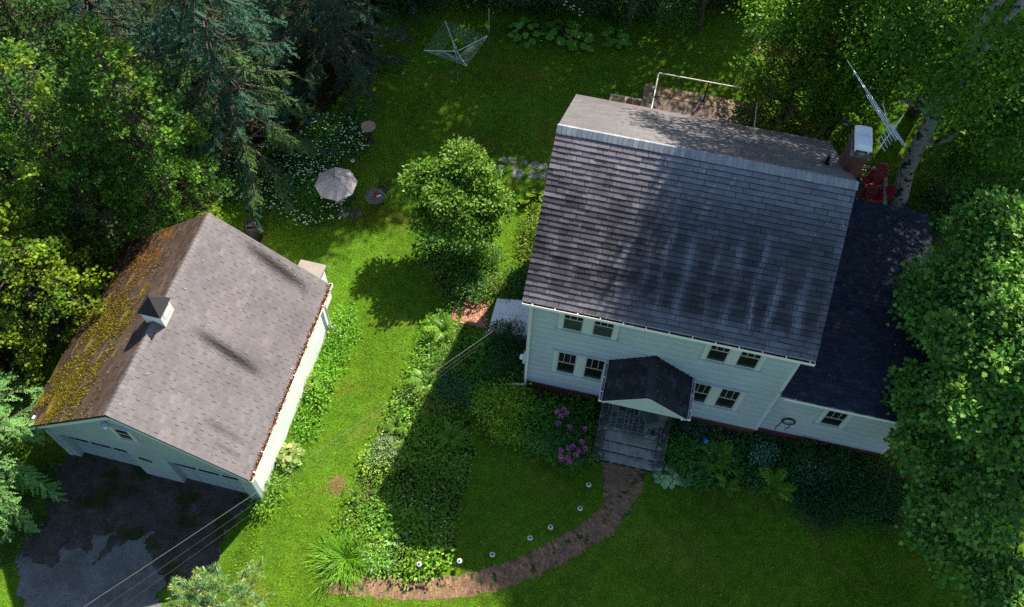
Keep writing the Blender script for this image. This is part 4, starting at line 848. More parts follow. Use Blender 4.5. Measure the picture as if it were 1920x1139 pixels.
# ------------------------------------------------------------------ trees
def trunk_mesh(parent, base, path, radii, limbs, m, name='trunk'):
    b = MB(); b.tube(path, radii, 9)
    for p_, r_ in limbs: b.tube(p_, r_, 6)
    return b.build(name, m, parent)
def bend(a, c, rng, sag=.12, n=5, j=.06):
    a = np.array(a, float); c = np.array(c, float); t = np.linspace(0, 1, n)[:, None]; P = a+(c-a)*t; L = np.linalg.norm(c-a)
    P[:, 2] += sag*L*np.sin(t[:, 0]*pi); P[1:-1] += rng.normal(0, j*L/3, (n-2, 3)); return P
def crown(F, lobes, ncl, nlf, size, cols, outline=None, cs=.28, clump_cols=None, flat=.55, wid=.55, hang=.15, keep=.8):
    """leaves clustered on the outside of overlapping lobes [(centre, radii)]"""
    rng = F.rng; cen = np.array([l[0] for l in lobes], float); rad = np.array([l[1] for l in lobes], float)
    wts = (rad[:, 0]*rad[:, 1]+rad[:, 0]*rad[:, 2]); wts /= wts.sum()
    k = rng.choice(len(lobes), int(ncl*1.9), p=wts); d = rvec(rng, len(k)); d[:, 2] = np.where(d[:, 2] < -.35, -d[:, 2], d[:, 2]); d = unit(d)
    P = cen[k]+rad[k]*d*rng.uniform(.72, 1.08, (len(k), 1))
    q = (((P[:, None]-cen[None])/rad[None])**2).sum(-1); q[np.arange(len(k)), k] = 9
    ok = (q.min(1) > .5) | (rng.random(len(k)) > keep); P = P[ok][:ncl]; d = d[ok][:ncl]
    n = len(P); cc = vary(rng, n, cols, .2)
    off = rng.normal(0, 1, (n, nlf, 3))*cs; off[..., 2] *= .6
    Q = (P[:, None]+off).reshape(-1, 3); c = np.repeat(cc, nlf, 0)*np.exp(rng.normal(0, .16, (n*nlf, 1)))
    o = np.repeat(d, nlf, 0)
    D = unit(o*.7+rvec(rng, n*nlf)*.9+unit(off.reshape(-1, 3))*.5+np.array((0, 0, -hang)))
    Nn = unit(np.array((0, 0, 1.))*flat+o*.5+rvec(rng, n*nlf)*.55); S = unit(np.cross(D, Nn))
    L = size*rng.uniform(.65, 1.25, n*nlf)
    if outline is None: F.rh(Q, D, S, L, L*wid, c)
    else: F.leaf(Q, D, S, L, outline, c)
def broad(name, label, cat, base, top, lobes, ncl, nlf, size, cols, seed, bark=None, tr=.18, group=None, limbs_n=99, **kw):
    rng = np.random.default_rng(seed); z = float(hgt(base[0], base[1])); t = empty(name, (base[0], base[1], z), 0, label, cat, group); O = np.array((base[0], base[1], z))
    L = [(np.array(c, float)-O, np.broadcast_to(np.array(r, float), (3,))) for c, r in lobes]
    tp = np.array(top, float)-O; P = bend((0, 0, -.2), tp, rng, 0, 7, .04); rr = np.linspace(tr, tr*.3, 7)
    lim = []
    for c, r in L[:limbs_n]:
        i = int(np.clip(np.argmin(np.abs(P[:, 2]-(c[2]-r[2]*.7-.4))), 1, 5)); lim.append((bend(P[i], c+r*rng.uniform(-.2, .2, 3), rng, .08), np.linspace(rr[i]*.6, .015, 5)))
        for _ in range(3):
            e = c+r*unit(rng.normal(size=3)+(0, 0, .4))*.85; lim.append((bend(c*.75+P[i]*.25, e, rng, .06), np.linspace(rr[i]*.25, .008, 5)))
    trunk_mesh(t, O, P, rr, lim, bark or M_bark)
    F = Fol(seed); crown(F, L, ncl, nlf, size, cols, **kw); F.build('crown', FOL, t); return t
def conifer(name, label, base, H, Rr, style, seed, cols, z0=.8, dens=1., group=None, lean=(0, 0), tr=.2, cat='tree', arc=None):
    rng = np.random.default_rng(seed); zb = float(hgt(base[0], base[1])); t = empty(name, (base[0], base[1], zb), 0, label, cat, group)
    F = Fol(seed+1); tw = MB(); tw.tube([(0, 0, -.2), (lean[0]*.5, lean[1]*.5, H*.5), (lean[0], lean[1], H)], [tr, tr*.6, .02], 8)
    nb = int({'spruce': 26, 'larch': 24, 'cedar': 34}[style]*(H-z0)/2.2*dens)
    ang = rng.uniform(0, 2*pi)
    PB = []; DB = []; SB_ = []; LBn = []; CC = []
    for i in range(nb):
        tt = ((i+rng.uniform(0, 1))/nb); z = z0+(H-z0)*tt**1.05; ang += 2.4+rng.normal(0, .25)
        if arc and not any(((ang-a0) % (2*pi)) < a1 for a0, a1 in arc): continue
        shape = {'spruce': (1-tt)**.85, 'larch': (1-tt)**.75, 'cedar': (1-tt**2.2)**.8*(.72+.28*min(1, tt*5))}[style]
        Lb = max(.25, Rr*shape*rng.uniform(.72, 1.15)); h = np.array((cos(ang), sin(ang), 0)); o = np.array((lean[0]*z/H, lean[1]*z/H, z))
        s = np.linspace(0, 1, 7); rise, dr = {'spruce': (.12, .5), 'larch': (.25, .5), 'cedar': (.5, .42)}[style]
        path = o+h*(s*Lb)[:, None]; path[:, 2] += Lb*(rise*s-dr*s*s+(.12*s**4 if style == 'spruce' else 0)); path[1:] += rng.normal(0, .03*Lb, (6, 3))*s[1:, None]
        tw.tube(path, np.linspace(.012+.012*Lb, .004, 7), 5, caps=False)
        m = max(4, int(Lb/{'spruce': .085, 'larch': .08, 'cedar': .15}[style]*dens)); ss = rng.uniform(.22, 1, m)**.8
        P = np.stack([np.interp(ss, s, path[:, a]) for a in range(3)], 1); fwd = unit(path[-1]-path[2]); side = np.cross(fwd, (0, 0, 1.)); side /= np.linalg.norm(side)+1e-9
        sg = np.where(rng.random(m) < .5, -1, 1)
        PB.append(P); CC.append(np.repeat(vary(rng, 1, cols, .1), m, 0)); Lx = (.3+.5*(1-ss))*np.minimum(1, Lb/1.6+.3)
        if style == 'cedar': D = fwd*.6+side*sg[:, None]*rng.uniform(.2, 1, (m, 1))+rng.normal(0, .3, (m, 3))+(0, 0, .15)
        elif style == 'spruce': D = fwd*.75+side*sg[:, None]*.8+rng.normal(0, .22, (m, 3))-np.array((0, 0, .55))
        else: D = fwd*.75+side*sg[:, None]*.7+rng.normal(0, .28, (m, 3))-np.array((0, 0, .35))
        DB.append(unit(D)); LBn.append(Lx); SB_.append(np.cross(unit(D), (0, 0, 1.)))
    P = np.concatenate(PB); D = np.concatenate(DB); L = np.concatenate(LBn); S = unit(np.concatenate(SB_)+rng.normal(0, .25, P.shape)); cc = np.concatenate(CC)*np.exp(rng.normal(0, .12, (len(P), 1))); n = len(P)
    N = np.cross(S, D)
    if style == 'cedar':
        # each twig ends in a tuft of flat scaly sprays, every spray a small fan
        k = 15; off = rng.normal(0, .1, (n, k, 3)); Q = (P[:, None]+D[:, None]*(L*.55)[:, None, None]+off).reshape(-1, 3); n2 = n*k
        D2 = unit(np.repeat(D, k, 0)+rng.normal(0, .5, (n2, 3))+(0, 0, .12)); N2 = unit(np.array((0, 0, .8))+rng.normal(0, .5, (n2, 3))); S2 = unit(np.cross(D2, N2)); c2 = np.repeat(cc, k, 0)*np.exp(rng.normal(0, .14, (n2, 1)))
        L2 = rng.uniform(.075, .16, n2)
        for a in (-.62, -.36, -.12, .12, .36, .62):
            d = unit(D2*cos(a)+S2*sin(a)); s2 = unit(np.cross(d, np.cross(D2, S2))); F.rh(Q, d, s2, L2*(1-.35*abs(a)), L2*.15, c2, .6)
    else:
        F.rh(P, D, S, L, .035 if style == 'spruce' else .03, cc, .4)
        k = 7 if style == 'spruce' else 9; ln, wd = (.11, .034) if style == 'spruce' else (.085, .036)
        for j in range(k):
            f = (j+.6)/k; B = P+D*(L*f)[:, None]+rng.normal(0, .008, P.shape)
            for sg in (-1, 1):
                d = unit(D*.7+S*sg*.75+rng.normal(0, .22, P.shape)+N*rng.normal(0, .2, (n, 1))); F.rh(B, d, unit(np.cross(d, N+rng.normal(0, .3, P.shape))), ln*rng.uniform(.7, 1.2, n)*(1.1-.5*f), wd, cc*np.exp(rng.normal(0, .1, (n, 1))), .45)
    tw.build('trunk', M_bark, t); F.build('crown', NEED, t); return t
YG = [((.07, .13, .012), 4), ((.038, .088, .013), 5), ((.13, .17, .012), 2), ((.055, .065, .022), 1)]
gpc = 'cedars along the left edge'
conifer('cedar_tree', 'tall yellow green cedar just behind the mossy garage roof', (-12.6, 19.6), 10., 2.3, 'cedar', 101, YG)
conifer('cedar_tree', 'large yellow green cedar left of the one behind the garage', (-15.1, 18.4), 10.5, 2.6, 'cedar', 102, YG)
conifer('cedar_tree', 'cedar whose bright tip hangs over the mossy garage roof', (-15.7, 14.6), 8., 2.5, 'cedar', 103, [((.12, .15, .008), 4), ((.065, .11, .008), 4)])
conifer('cedar_tree', 'dark green cedar near the upper left corner', (-16.6, 22.2), 11, 2.5, 'cedar', 104, [((.025, .062, .01), 4), ((.04, .08, .01), 3)])
conifer('cedar_tree', 'cedar at the left picture edge beside the larch', (-18.6, 16.2), 9.5, 2.5, 'cedar', 105, YG)
conifer('larch_tree', 'feathery pale green larch drooping over the garage front corner', (-16.4, 9.8), 8.0, 3.0, 'larch', 111, [((.13, .22, .06), 4), ((.1, .18, .045), 4), ((.17, .22, .03), 1)], z0=1.4, dens=1.45)
conifer('larch_tree', 'bluish larch at the left edge above the pale larch', (-17.6, 13.4), 8.0, 2.4, 'larch', 112, [((.09, .14, .08), 4), ((.07, .12, .06), 3)], z0=1.5)
BG = [((.022, .065, .04), 5), ((.035, .08, .045), 3), ((.03, .06, .025), 3)]
conifer('spruce_tree', 'blue green spruce with drooping boughs left of the umbrella', (-10.7, 23.0), 15.5, 3.7, 'spruce', 121, [((.02, .058, .035), 5), ((.032, .075, .042), 3), ((.05, .085, .02), 3)])
conifer('spruce_tree', 'dark drooping spruce beside the upper lawn', (-7.9, 28.0), 13.5, 3.3, 'spruce', 122, [((.022, .045, .025), 4), ((.03, .06, .035), 3)])
conifer('spruce_tree', 'shaded spruce between the blue green spruce and the top edge', (-12.4, 28.0), 14, 3.3, 'spruce', 123, BG)
conifer('spruce_tree', 'spruce behind the upper left cedars', (-16.8, 27.0), 14, 3.2, 'spruce', 124, BG)
conifer('spruce_tree', 'dark spruce rising at the top of the lawn edge', (-6.6, 33.2), 13, 3., 'spruce', 125, [((.02, .042, .022), 4), ((.028, .055, .03), 3)])
conifer('spruce_tree', 'shaded spruce at the top edge left of the dark spruce', (-10.6, 33.0), 13, 3.2, 'spruce', 127, BG)
conifer('spruce_tree', 'spruce at the far upper left behind the dark cedar', (-21, 24.0), 13, 3.2, 'spruce', 126, BG)
# young pine at the bottom edge
def pine():
    t = empty('pine_tree', (-7.75, 5.15, hgt(-7.75, 5.15)), 0, 'young pine with long needle tufts at the bottom edge', 'tree'); rng = np.random.default_rng(131); F = Fol(131); b = MB(); K = MB()
    b.tube([(0, 0, -.2), (0, 0, 4.3)], [.08, .02], 8)
    tips = []
    for i in range(46):
        z = .9+3.2*(i/46)**.9; a = i*2.4+rng.normal(0, .2); Lb = (1.75*(1-(z/4.6)**1.4)+.18)*rng.uniform(.8, 1.15); h = np.array((cos(a), sin(a), 0)); e = np.array((0, 0, z))+h*Lb+np.array((0, 0, Lb*.28)); P = bend((0, 0, z), e, rng, -.05); b.tube(P, np.linspace(.02, .007, 5), 5)
        tips.append((e, unit(e-P[-2]+(0, 0, .05)))); 
        for _ in range(6):
            f = rng.uniform(.4, .95); c = np.array((0, 0, z))*(1-f)+e*f; d = unit(h*.5+rng.normal(0, .6, 3)+(0, 0, .45)); e2 = c+d*rng.uniform(.18, .4); b.tube([c, e2], [.008, .005], 4); tips.append((e2, d))
    tips += [(np.array((0, 0, 4.3)), np.array((0, 0, 1.))), (np.array((.1, .05, 4.15)), unit(np.array((.4, .2, 1.))))]
    for e, d in tips:
        n = 70; B = e-d*rng.uniform(0, .22, n)[:, None]; D = unit(d*rng.uniform(.25, 1.1, (n, 1))+rvec(rng, n)*.8); c = vary(rng, 1, [((.16, .24, .08), 3), ((.19, .26, .07), 3), ((.22, .26, .05), 2), ((.11, .19, .09), 2)], .1)
        F.rh(B, D, unit(np.cross(D, rvec(rng, n))), rng.uniform(.11, .18, n), .012, c*np.exp(rng.normal(0, .12, (n, 1))), .3)
        if rng.random() < .45:
            for _ in range(2): dd = unit(d+rng.normal(0, .25, 3)); K.tube([e, e+dd*.11, e+dd*.15], [.011, .012, .004], 5)
    b.build('trunk', M_bark, t); F.build('crown', NEED, t); K.build('candle_shoots', mat('candle_shoot', (.36, .38, .16), .7), t)
pine()
# flowering round tree on the lawn
bl = np.array((-2.2, 19.8)); rg = np.random.default_rng(141)
L = [((-2.2, 19.8, 2.2), (1.0, .9, .8)), ((-1.8, 20.7, 3.5), (.75, .7, .75)), ((-3.65, 20.2, 2.6), (.65, .6, .6)), ((-3.0, 20.3, 3.0), (.7, .65, .6)), ((-.75, 19.6, 2.4), (.75, .7, .6)), ((-2.0, 19.2, 2.6), (.95, .8, .7)), ((-3.3, 19.1, 1.7), (.65, .55, .5)), ((-1.5, 18.8, 1.8), (.9, .7, .6)), ((-1.2, 20.2, 3.0), (.75, .75, .6)), ((-2.6, 19.4, 3.2), (.6, .6, .5))]
for k in range(16):
    c, r_ = L[k % 10]; d = unit(rg.normal(size=3)+(0, 0, .35)); L.append((np.array(c)+d*np.array(r_)*1.0, (rg.uniform(.2, .38),)*3))
L = [(np.array(bl.tolist()+[2.3])+(np.array(c)-np.array(bl.tolist()+[2.3]))*(.9, .9, .88), np.array(r_)*.86) for c, r_ in L]
broad('small_tree', 'round bushy tree with small pale leaves casting a shadow on the lawn', 'tree', (-2.25, 19.6), (-2.2, 19.8, 2.6), L, 1000, 20, .13, [((.12, .18, .02), 4), ((.09, .155, .014), 4), ((.17, .21, .04), 2), ((.06, .115, .012), 2)], 141, tr=.1, cs=.13, wid=.6)
# maple on the right edge
MC = [((.12, .21, .03), 4), ((.085, .175, .028), 4), ((.18, .25, .045), 2), ((.055, .13, .03), 3)]
rg = np.random.default_rng(151); L = [((15.6, 12.2, 5.3), (2.6, 2.7, 2.9))]
for k in range(34):
    d = unit(rg.normal(size=3)*(1, 1, .9)+(-.45, .1, .15)); r_ = rg.uniform(.5, .9); L.append((np.array((15.6, 12.0, 5.2))+d*np.array((2.75, 3.1, 3.0))*rg.uniform(.8, 1.0), (r_, r_, r_*.75)))
L += [(tuple(G(x, y, z)), (r_, r_, r_*.75)) for x, y, z, r_ in ((1830, 520, 6.0, .85), (1885, 480, 6.4, .9), (1860, 570, 6.2, .9), (1910, 540, 6.5, 1.), (1735, 550, 5.6, .6), (1760, 520, 5.8, .6), (1820, 430, 6.2, .6), (1855, 400, 6.6, .5), (1900, 420, 7, .7), (1725, 610, 5.2, .6), (1720, 760, 4.2, .6), (1705, 720, 4.6, .45), (1735, 850, 3.6, .7), (1700, 840, 3.2, .35), (1760, 960, 3, .8), (1740, 1000, 2.6, .55), (1820, 1060, 2.8, .9), (1880, 1110, 2.8, .9), (1840, 960, 4, .9), (1790, 640, 6, .8), (1800, 760, 5.5, .9))]
broad('maple_tree', 'big maple with lobed leaves at the right edge by the extension', 'tree', (15.8, 11.6), (15.6, 12, 7.5), L, 4600, 16, .135, MC, 151, tr=.28, cs=.17, outline=MAPLE, flat=.8, hang=.25)
# birch behind the house
def birch():
    base = np.array((15.15, 22.5, 0.)); t = empty('birch_tree', base, 0, 'old birch with thick pale trunk leaning behind the chimney', 'tree'); rng = np.random.default_rng(161); O = base
    tr = MB(); pt = lambda px, py, z: G(px, py, z)-O
    tr.tube([(0, 0, -.3), pt(1700, 318, 1.7), pt(1728, 262, 3.3), pt(1752, 215, 4.6)], [.36, .3, .27, .25], 12)
    tr.tube([pt(1752, 215, 4.5), pt(1772, 172, 6.0), pt(1822, 90, 8.6), pt(1845, 40, 9.8), (.2, .8, 14), (-.6, .9, 19)], [.24, .17, .14, .13, .1, .03], 9)
    tr.tube([pt(1752, 212, 4.5), pt(1790, 170, 6.), pt(1825, 118, 8.0), pt(1886, 36, 10.2), (.9, .3, 13.5), (1.6, 1, 17)], [.22, .15, .12, .13, .09, .03], 9)
    for P, r_ in (([pt(1742, 222, 4.3), pt(1735, 205, 4.7), pt(1708, 196, 4.6), pt(1680, 183, 4.9)], (.13, .11, .07, .03)), ([pt(1744, 215, 4.4), pt(1738, 195, 5), pt(1722, 180, 5.4)], (.1, .09, .03)), ([pt(1728, 270, 3.2), pt(1750, 268, 3.2), pt(1778, 262, 3.5), pt(1800, 245, 4.2)], (.12, .1, .08, .03)), ([pt(1868, 224, 4.0), pt(1895, 230, 4.2), pt(1960, 245, 5.)], (.06, .1, .12))): tr.tube(P, r_, 7)
    cr = [((13.6, 24.4, 11.5), 2.6), ((11.2, 24.6, 13.6), 2.3), ((10.4, 22.6, 15.6), 2.2), ((12.4, 22.6, 16.5), 2.6), ((14, 24.5, 17.5), 2.6), ((9.9, 25.6, 15.2), 2.0), ((15.8, 25.6, 13.0), 2.4), ((12.2, 26.2, 12.4), 2.2), ((10.9, 23.8, 17.6), 1.8), ((13.6, 26.6, 7.6), 1.8), ((15.4, 25.8, 6.6), 1.6), ((11.8, 25.6, 8.4), 1.7), ((17.4, 24.6, 6.8), 1.6), ((16.8, 22.9, 5.2), 1.2), ((12.6, 24.7, 5.4), 1.3), ((16.6, 21.5, 5.2), 1.), ((15.6, 24.6, 8.6), 1.6), ((13.8, 24.2, 6.4), 1.2), ((17.6, 22.3, 7.4), 1.2), ((16.3, 24.1, 5.0), 1.1), ((17.6, 23.2, 3.4), 1.1), ((16.1, 23.8, 2.6), .8)]
    cr += [(tuple(G(x, y, z)), r_) for x, y, z, r_ in ((1790, 165, 7.6, .8), (1775, 188, 6.8, .5), (1762, 140, 7.6, .7), (1800, 120, 8.5, .6), (1850, 60, 10.5, .5), (1745, 95, 7.5, 1.), (1850, 175, 7.5, .8), (1900, 110, 9.5, .9), (1800, 215, 6.2, .55), (1700, 60, 8, 1.), (1860, 15, 9.5, .7), (1790, 30, 9, .9), (1640, 110, 6, 1.), (1890, 190, 6, .8), (1830, 250, 4.6, .7), (1900, 300, 3.6, .8), (1740, 150, 6.6, .45))]
    L = [(np.array(c)-O, np.array((r_, r_, r_*.72))) for c, r_ in cr]
    tr.build('trunk', M_birch, t)
    F = Fol(162); crown(F, L, 3300, 20, .13, [((.085, .16, .014), 4), ((.06, .13, .014), 4), ((.12, .18, .012), 2)], cs=.3, wid=.7, keep=.6, outline=OVAL); F.build('crown', FOL, t)
birch()
L = [(tuple(G(x, y, z)), (r_, r_, r_*.7)) for x, y, z, r_ in ((1560, 60, 5, 1.2), (1620, 30, 6, 1.3), (1700, 20, 5, 1.3), (1560, 150, 3.6, 1.), (1630, 170, 3.2, .9), (1660, 100, 4.4, 1.1), (1500, 40, 5.5, 1.2), (1590, 100, 4.5, 1.), (1460, 20, 6, 1.0), (1540, 10, 6.5, 1.2))]
broad('leafy_tree', 'bright green leafy tree behind the antenna and chimney', 'tree', (13.4, 28.6), (13.4, 28.2, 6), L, 950, 20, .13, [((.1, .18, .012), 4), ((.075, .15, .012), 4), ((.13, .2, .012), 2)], 163, cs=.26, wid=.7, tr=.12)
L = [(tuple(G(x, y, z)), (r_, r_, r_*.7)) for x, y, z, r_ in ((1840, 300, 2.5, 1.0), (1900, 260, 3, 1.), (1790, 330, 1.6, .8), (1900, 180, 4, 1.1), (1880, 90, 5, 1.2), (1780, 60, 5, 1.2), (1810, 130, 4, 1.), (1770, 310, 1.8, .6), (1940, 330, 2.4, 1.), (1930, 40, 6, 1.2))]
broad('leafy_tree', 'shaded leafy tree at the upper right edge behind the birch', 'tree', (19.0, 25.5), (18.8, 25.5, 5), L, 800, 20, .13, [((.06, .13, .014), 4), ((.075, .145, .016), 3)], 164, cs=.26, wid=.7, tr=.12)
conifer('cedar_tree', 'bushy green cedar beside the back deck', (10.6, 26.0), 8.6, 2.5, 'cedar', 171, [((.08, .14, .01), 4), ((.11, .155, .012), 3), ((.06, .11, .012), 3), ((.13, .12, .03), 1)], z0=.4, dens=1.1)
conifer('cedar_tree', 'second green cedar to the right, behind the grill', (13.2, 27.2), 8., 2.3, 'cedar', 172, [((.07, .14, .012), 4), ((.09, .15, .012), 3)], z0=.4)
# trees beyond the frame that shade the garden
gsh = 'tall trees beyond the garden'
def shade(x, y, H, r, seed, zlow=3.5, n=420, cols=None, label='tall leafy tree beyond the upper lawn'):
    rng = np.random.default_rng(seed); L = []
    for k in range(10):
        z = rng.uniform(zlow+1, H-1); w_ = r*(1-.5*abs((z-zlow)/(H-zlow)-.4)); a = rng.uniform(0, 2*pi); L.append(((x+cos(a)*w_*.55, y+sin(a)*w_*.55, z), (w_*.6, w_*.6, w_*.5)))
    broad('leafy_tree', label, 'tree', (x, y), (x, y, H*.85), L, n, 22, .24, cols or [((.04, .085, .012), 4), ((.03, .07, .012), 3)], seed, tr=.25, group=gsh, cs=.42, limbs_n=5)
shade(-.3, 32.8, 16.5, 2.4, 299, 7.5, 520, label='slim leafy tree just beyond the clothes dryer')
for i, (x, y, H, r) in enumerate(((-1.5, 35.5, 14.5, 3.2), (1.5, 34.3, 16.8, 2.2), (5.0, 36.2, 14.5, 2.6), (7.6, 35.6, 16, 3.3), (12.0, 36.5, 11.5, 2.8), (21.0, 31.0, 18.5, 3.8), (24.5, 26.5, 19, 3.8), (26.5, 33.5, 20, 4.0), (22.5, 36, 19, 3.6), (6.0, 41, 19, 3.6), (10.8, 41, 19, 3.6), (1., 41, 17, 3.4), (19.5, 25.4, 15, 2.6))):
    shade(x, y, H, r, 200+i)
L = [((14.4, 20.8, 16.2), 1.8), ((16.2, 21.0, 16.2), 1.7), ((15.4, 22.2, 17.6), 1.9), ((13.2, 20.2, 16), 1.6), ((16.8, 24, 16.8), 1.9), ((17.6, 25.6, 17), 1.7), ((12.2, 20.8, 17.2), 1.6), ((15.6, 24.4, 19), 2.2)]
broad('leafy_tree', 'very tall leafy tree shading the right half of the house', 'tree', (16.6, 27.4), (15.6, 24, 17.5), L, 1900, 22, .25, [((.04, .085, .012), 4), ((.03, .07, .012), 3)], 290, tr=.3, group=gsh, cs=.4, limbs_n=5)
# ------------------------------------------------------------------ lawn grass, beds and plants
def house_mask(x, y):
    q = toloc(np.stack([x, y, 0*x], -1), HO, HPSI); g = toloc(np.stack([x, y, 0*x], -1), GO, GPSI)
    m = (q[:, 0] > -.05) & (q[:, 0] < HL+.05) & (q[:, 1] > -.05) & (q[:, 1] < HD) | (q[:, 0] > HL-.1) & (q[:, 0] < 12.2) & (q[:, 1] > .1) & (q[:, 1] < 7.6) | (q[:, 0] > 2.7) & (q[:, 0] < 5.12) & (q[:, 1] > -2.1) & (q[:, 1] < .1) | (q[:, 0] > -1.7) & (q[:, 0] < 0) & (q[:, 1] > 1.6) & (q[:, 1] < 3.05)
    m |= (g[:, 0] > -3.7) & (g[:, 0] < 3.25) & (g[:, 1] > .2) & (g[:, 1] < 6.9)
    return m
def scatter(rng, poly, dens, z=0.):
    P = np.array([Gt(*q)[:2] for q in poly]); lo, hi = P.min(0), P.max(0); n = int(dens*np.prod(hi-lo)); X = rng.uniform(lo, hi, (n, 2)); k = inpoly(X[:, 0], X[:, 1], P) & ~house_mask(X[:, 0], X[:, 1]); return X[k]
def lawn():
    rng = np.random.default_rng(301); n = 760000; x = rng.uniform(-19, 19, n); y = rng.uniform(4.5, 34, n)
    px, py = proj(np.stack([x, y, 0*x], 1)); k = (px > -60) & (px < 1980) & (py > -40) & (py < 1190) & ~house_mask(x, y); x, y, px, py = x[k], y[k], px[k], py[k]
    tree = inpoly(px, py, FLOOR)
    dr = inpoly(px, py, DRIVE); pt = np.zeros(len(x), bool)
    for c, w_ in zip(PC[::3], PW[::3]): pt |= np.hypot(x-c[0], y-c[1]) < w_*1.0
    bp = inpoly(px, py, [(846, 560), (920, 566), (916, 620), (844, 604)])
    nz = np.sin(x*1.9+y)*np.sin(y*2.3-x*.7)+.7*np.sin(x*4.3)*np.sin(y*5.1)
    ok = ~(dr & ((nz < .75) | (rng.random(len(x)) < .6))) & ~(pt & (rng.random(len(x)) < .94)) & ~bp & ~(tree & (rng.random(len(x)) < .85)); 
    x, y = x[ok], y[ok]; n = len(x); F = Fol(302)
    patch = .5+.5*np.sin(x*.8+1.3*np.sin(y*.5))*np.sin(y*.9+np.sin(x*.7)); patch = np.clip(patch+rng.normal(0, .25, n), 0, 1)[:, None]
    col = (np.array((.115, .22, .008))*(1-patch)+np.array((.185, .26, .007))*patch)*np.exp(rng.normal(0, .42, (n, 1))); dry = rng.random(n) < .04; col[dry] = np.array((.15, .13, .04))
    P = np.stack([x, y, hgt(x, y)-.005], 1); a = rng.uniform(0, 2*pi, n); le = rng.uniform(.5, 1.9, n); D = unit(np.stack([np.cos(a)*le, np.sin(a)*le, np.ones(n)*.8], 1)); b = a+pi/2+rng.normal(0, .5, n); S = np.stack([np.cos(b), np.sin(b), 0*b], 1)
    F.tri(P, D, S, rng.uniform(.04, .11, n), rng.uniform(.012, .028, n), col); tag(F.build('lawn_grass', GRASSM), kind='stuff')
lawn()
def bedfill(name, poly, dens, hmin, hmax, size, cols, seed, flowers=None, leafn=26, spread=.16, shape=None, lumpy=1.):
    F = Fol(seed); rng = F.rng; X = scatter(rng, poly, dens); n = len(X)
    lump = .5+.5*np.sin(X[:, 0]*2.1+seed)*np.sin(X[:, 1]*2.4+seed*1.7)*lumpy; lump = np.clip(lump+rng.normal(0, .15, n), .05, 1); h = hmin+(hmax-hmin)*lump
    K = max(3, n//28); kc = X[rng.choice(n, K)]; ci = np.argmin(((X[:, None]-kc[None])**2).sum(-1), 1); cc = .4*vary(rng, n, cols, .12)+.6*vary(rng, K, cols, .28)[ci]; kw = np.repeat(rng.uniform(.22, .75, K)[ci], leafn); h = h*rng.uniform(.75, 1.3, K)[ci]
    off = rng.normal(0, 1, (n, leafn, 3)); off[..., :2] *= spread; f = rng.uniform(.25, 1, (n, leafn)); sz = (size*rng.uniform(.6, 1.5, K)[ci])[:, None]*rng.uniform(.8, 1.2, (n, 1))
    Q = np.stack([X[:, None, 0]+off[..., 0], X[:, None, 1]+off[..., 1], hgt(X[:, 0], X[:, 1])[:, None]+h[:, None]*f], -1).reshape(-1, 3); m = len(Q)
    out = off.reshape(-1, 3)*(1, 1, 0)/spread; D = unit(out*.6+rvec(rng, m)*.7+(0, 0, .1)); Nn = unit(np.array((0, 0, .9))+rvec(rng, m)*.6); S = unit(np.cross(D, Nn)); L = (sz*rng.uniform(.7, 1.2, (n, leafn))).reshape(-1)
    c = np.repeat(cc, leafn, 0)*np.exp(rng.normal(0, .15, (m, 1)))
    if shape is None: F.rh(Q, D, S, L, L*kw, c)
    else: F.leaf(Q, D, S, L, shape, c)
    if flowers:
        fc, fd, fs = flowers; Y = scatter(rng, poly, fd); k = len(Y); Y = Y[rng.random(k) < .5+.5*np.sin(Y[:, 0]*1.7)*np.sin(Y[:, 1]*2.1+1)]; k = len(Y)
        if k:
            i = np.argmin(((Y[:, None, :]-X[None, ::3])**2).sum(-1), 1); hz = h[::3][i]+.06; P = np.stack([Y[:, 0], Y[:, 1], hgt(Y[:, 0], Y[:, 1])+hz], 1); cf = vary(rng, k, fc, .12)
            for a in range(5): t = a*2*pi/5+rng.uniform(0, .4, k); D = unit(np.stack([np.cos(t), np.sin(t), .25+0*t], 1)); F.rh(P, D, np.stack([-np.sin(t), np.cos(t), 0*t], 1), fs, fs*.75, cf, .6)
    return tag(F.build(name, FOL), kind='stuff')
WHT = [((.42, .44, .34), 4), ((.36, .38, .24), 1)]
GM = [((.1, .2, .015), 4), ((.15, .24, .015), 4), ((.06, .14, .025), 2), ((.2, .25, .03), 2)]
bedfill('flower_bed', BED_LONG, 34, .18, .46, .11, GM, 401, (WHT+[((.55, .55, .2), 1)], 16, .026))
bedfill('garage_border_plants', BED_GAR, 38, .12, .45, .12, [((.11, .22, .012), 4), ((.08, .18, .014), 3), ((.15, .24, .02), 2)], 402, (WHT, 6, .026))
bedfill('house_border_plants', BED_HL, 24, .2, .55, .11, [((.07, .17, .018), 4), ((.1, .2, .02), 3)], 403)
bedfill('shady_border_plants', BED_HR, 22, .1, .42, .11, [((.035, .11, .02), 4), ((.05, .13, .03), 3), ((.08, .12, .06), 1)], 404, (WHT, 1.2, .03))
bedfill('island_bed_plants', BED_MID, 30, .15, .6, .11, [((.09, .17, .014), 3), ((.06, .13, .018), 4), ((.13, .19, .03), 1)], 405, (WHT, 3, .03))
bedfill('wall_border_plants', BED_SIDE, 30, .05, .38, .1, [((.09, .15, .01), 4), ((.13, .16, .01), 3), ((.19, .17, .01), 1)], 406, ([((.5, .35, .02), 1)], 3, .03))
bedfill('wildflower_patch', BED_UMB, 34, .12, .42, .1, [((.035, .1, .015), 4), ((.05, .12, .015), 3), ((.03, .08, .015), 2)], 407, ([((.6, .62, .5), 1)], 60, .04))
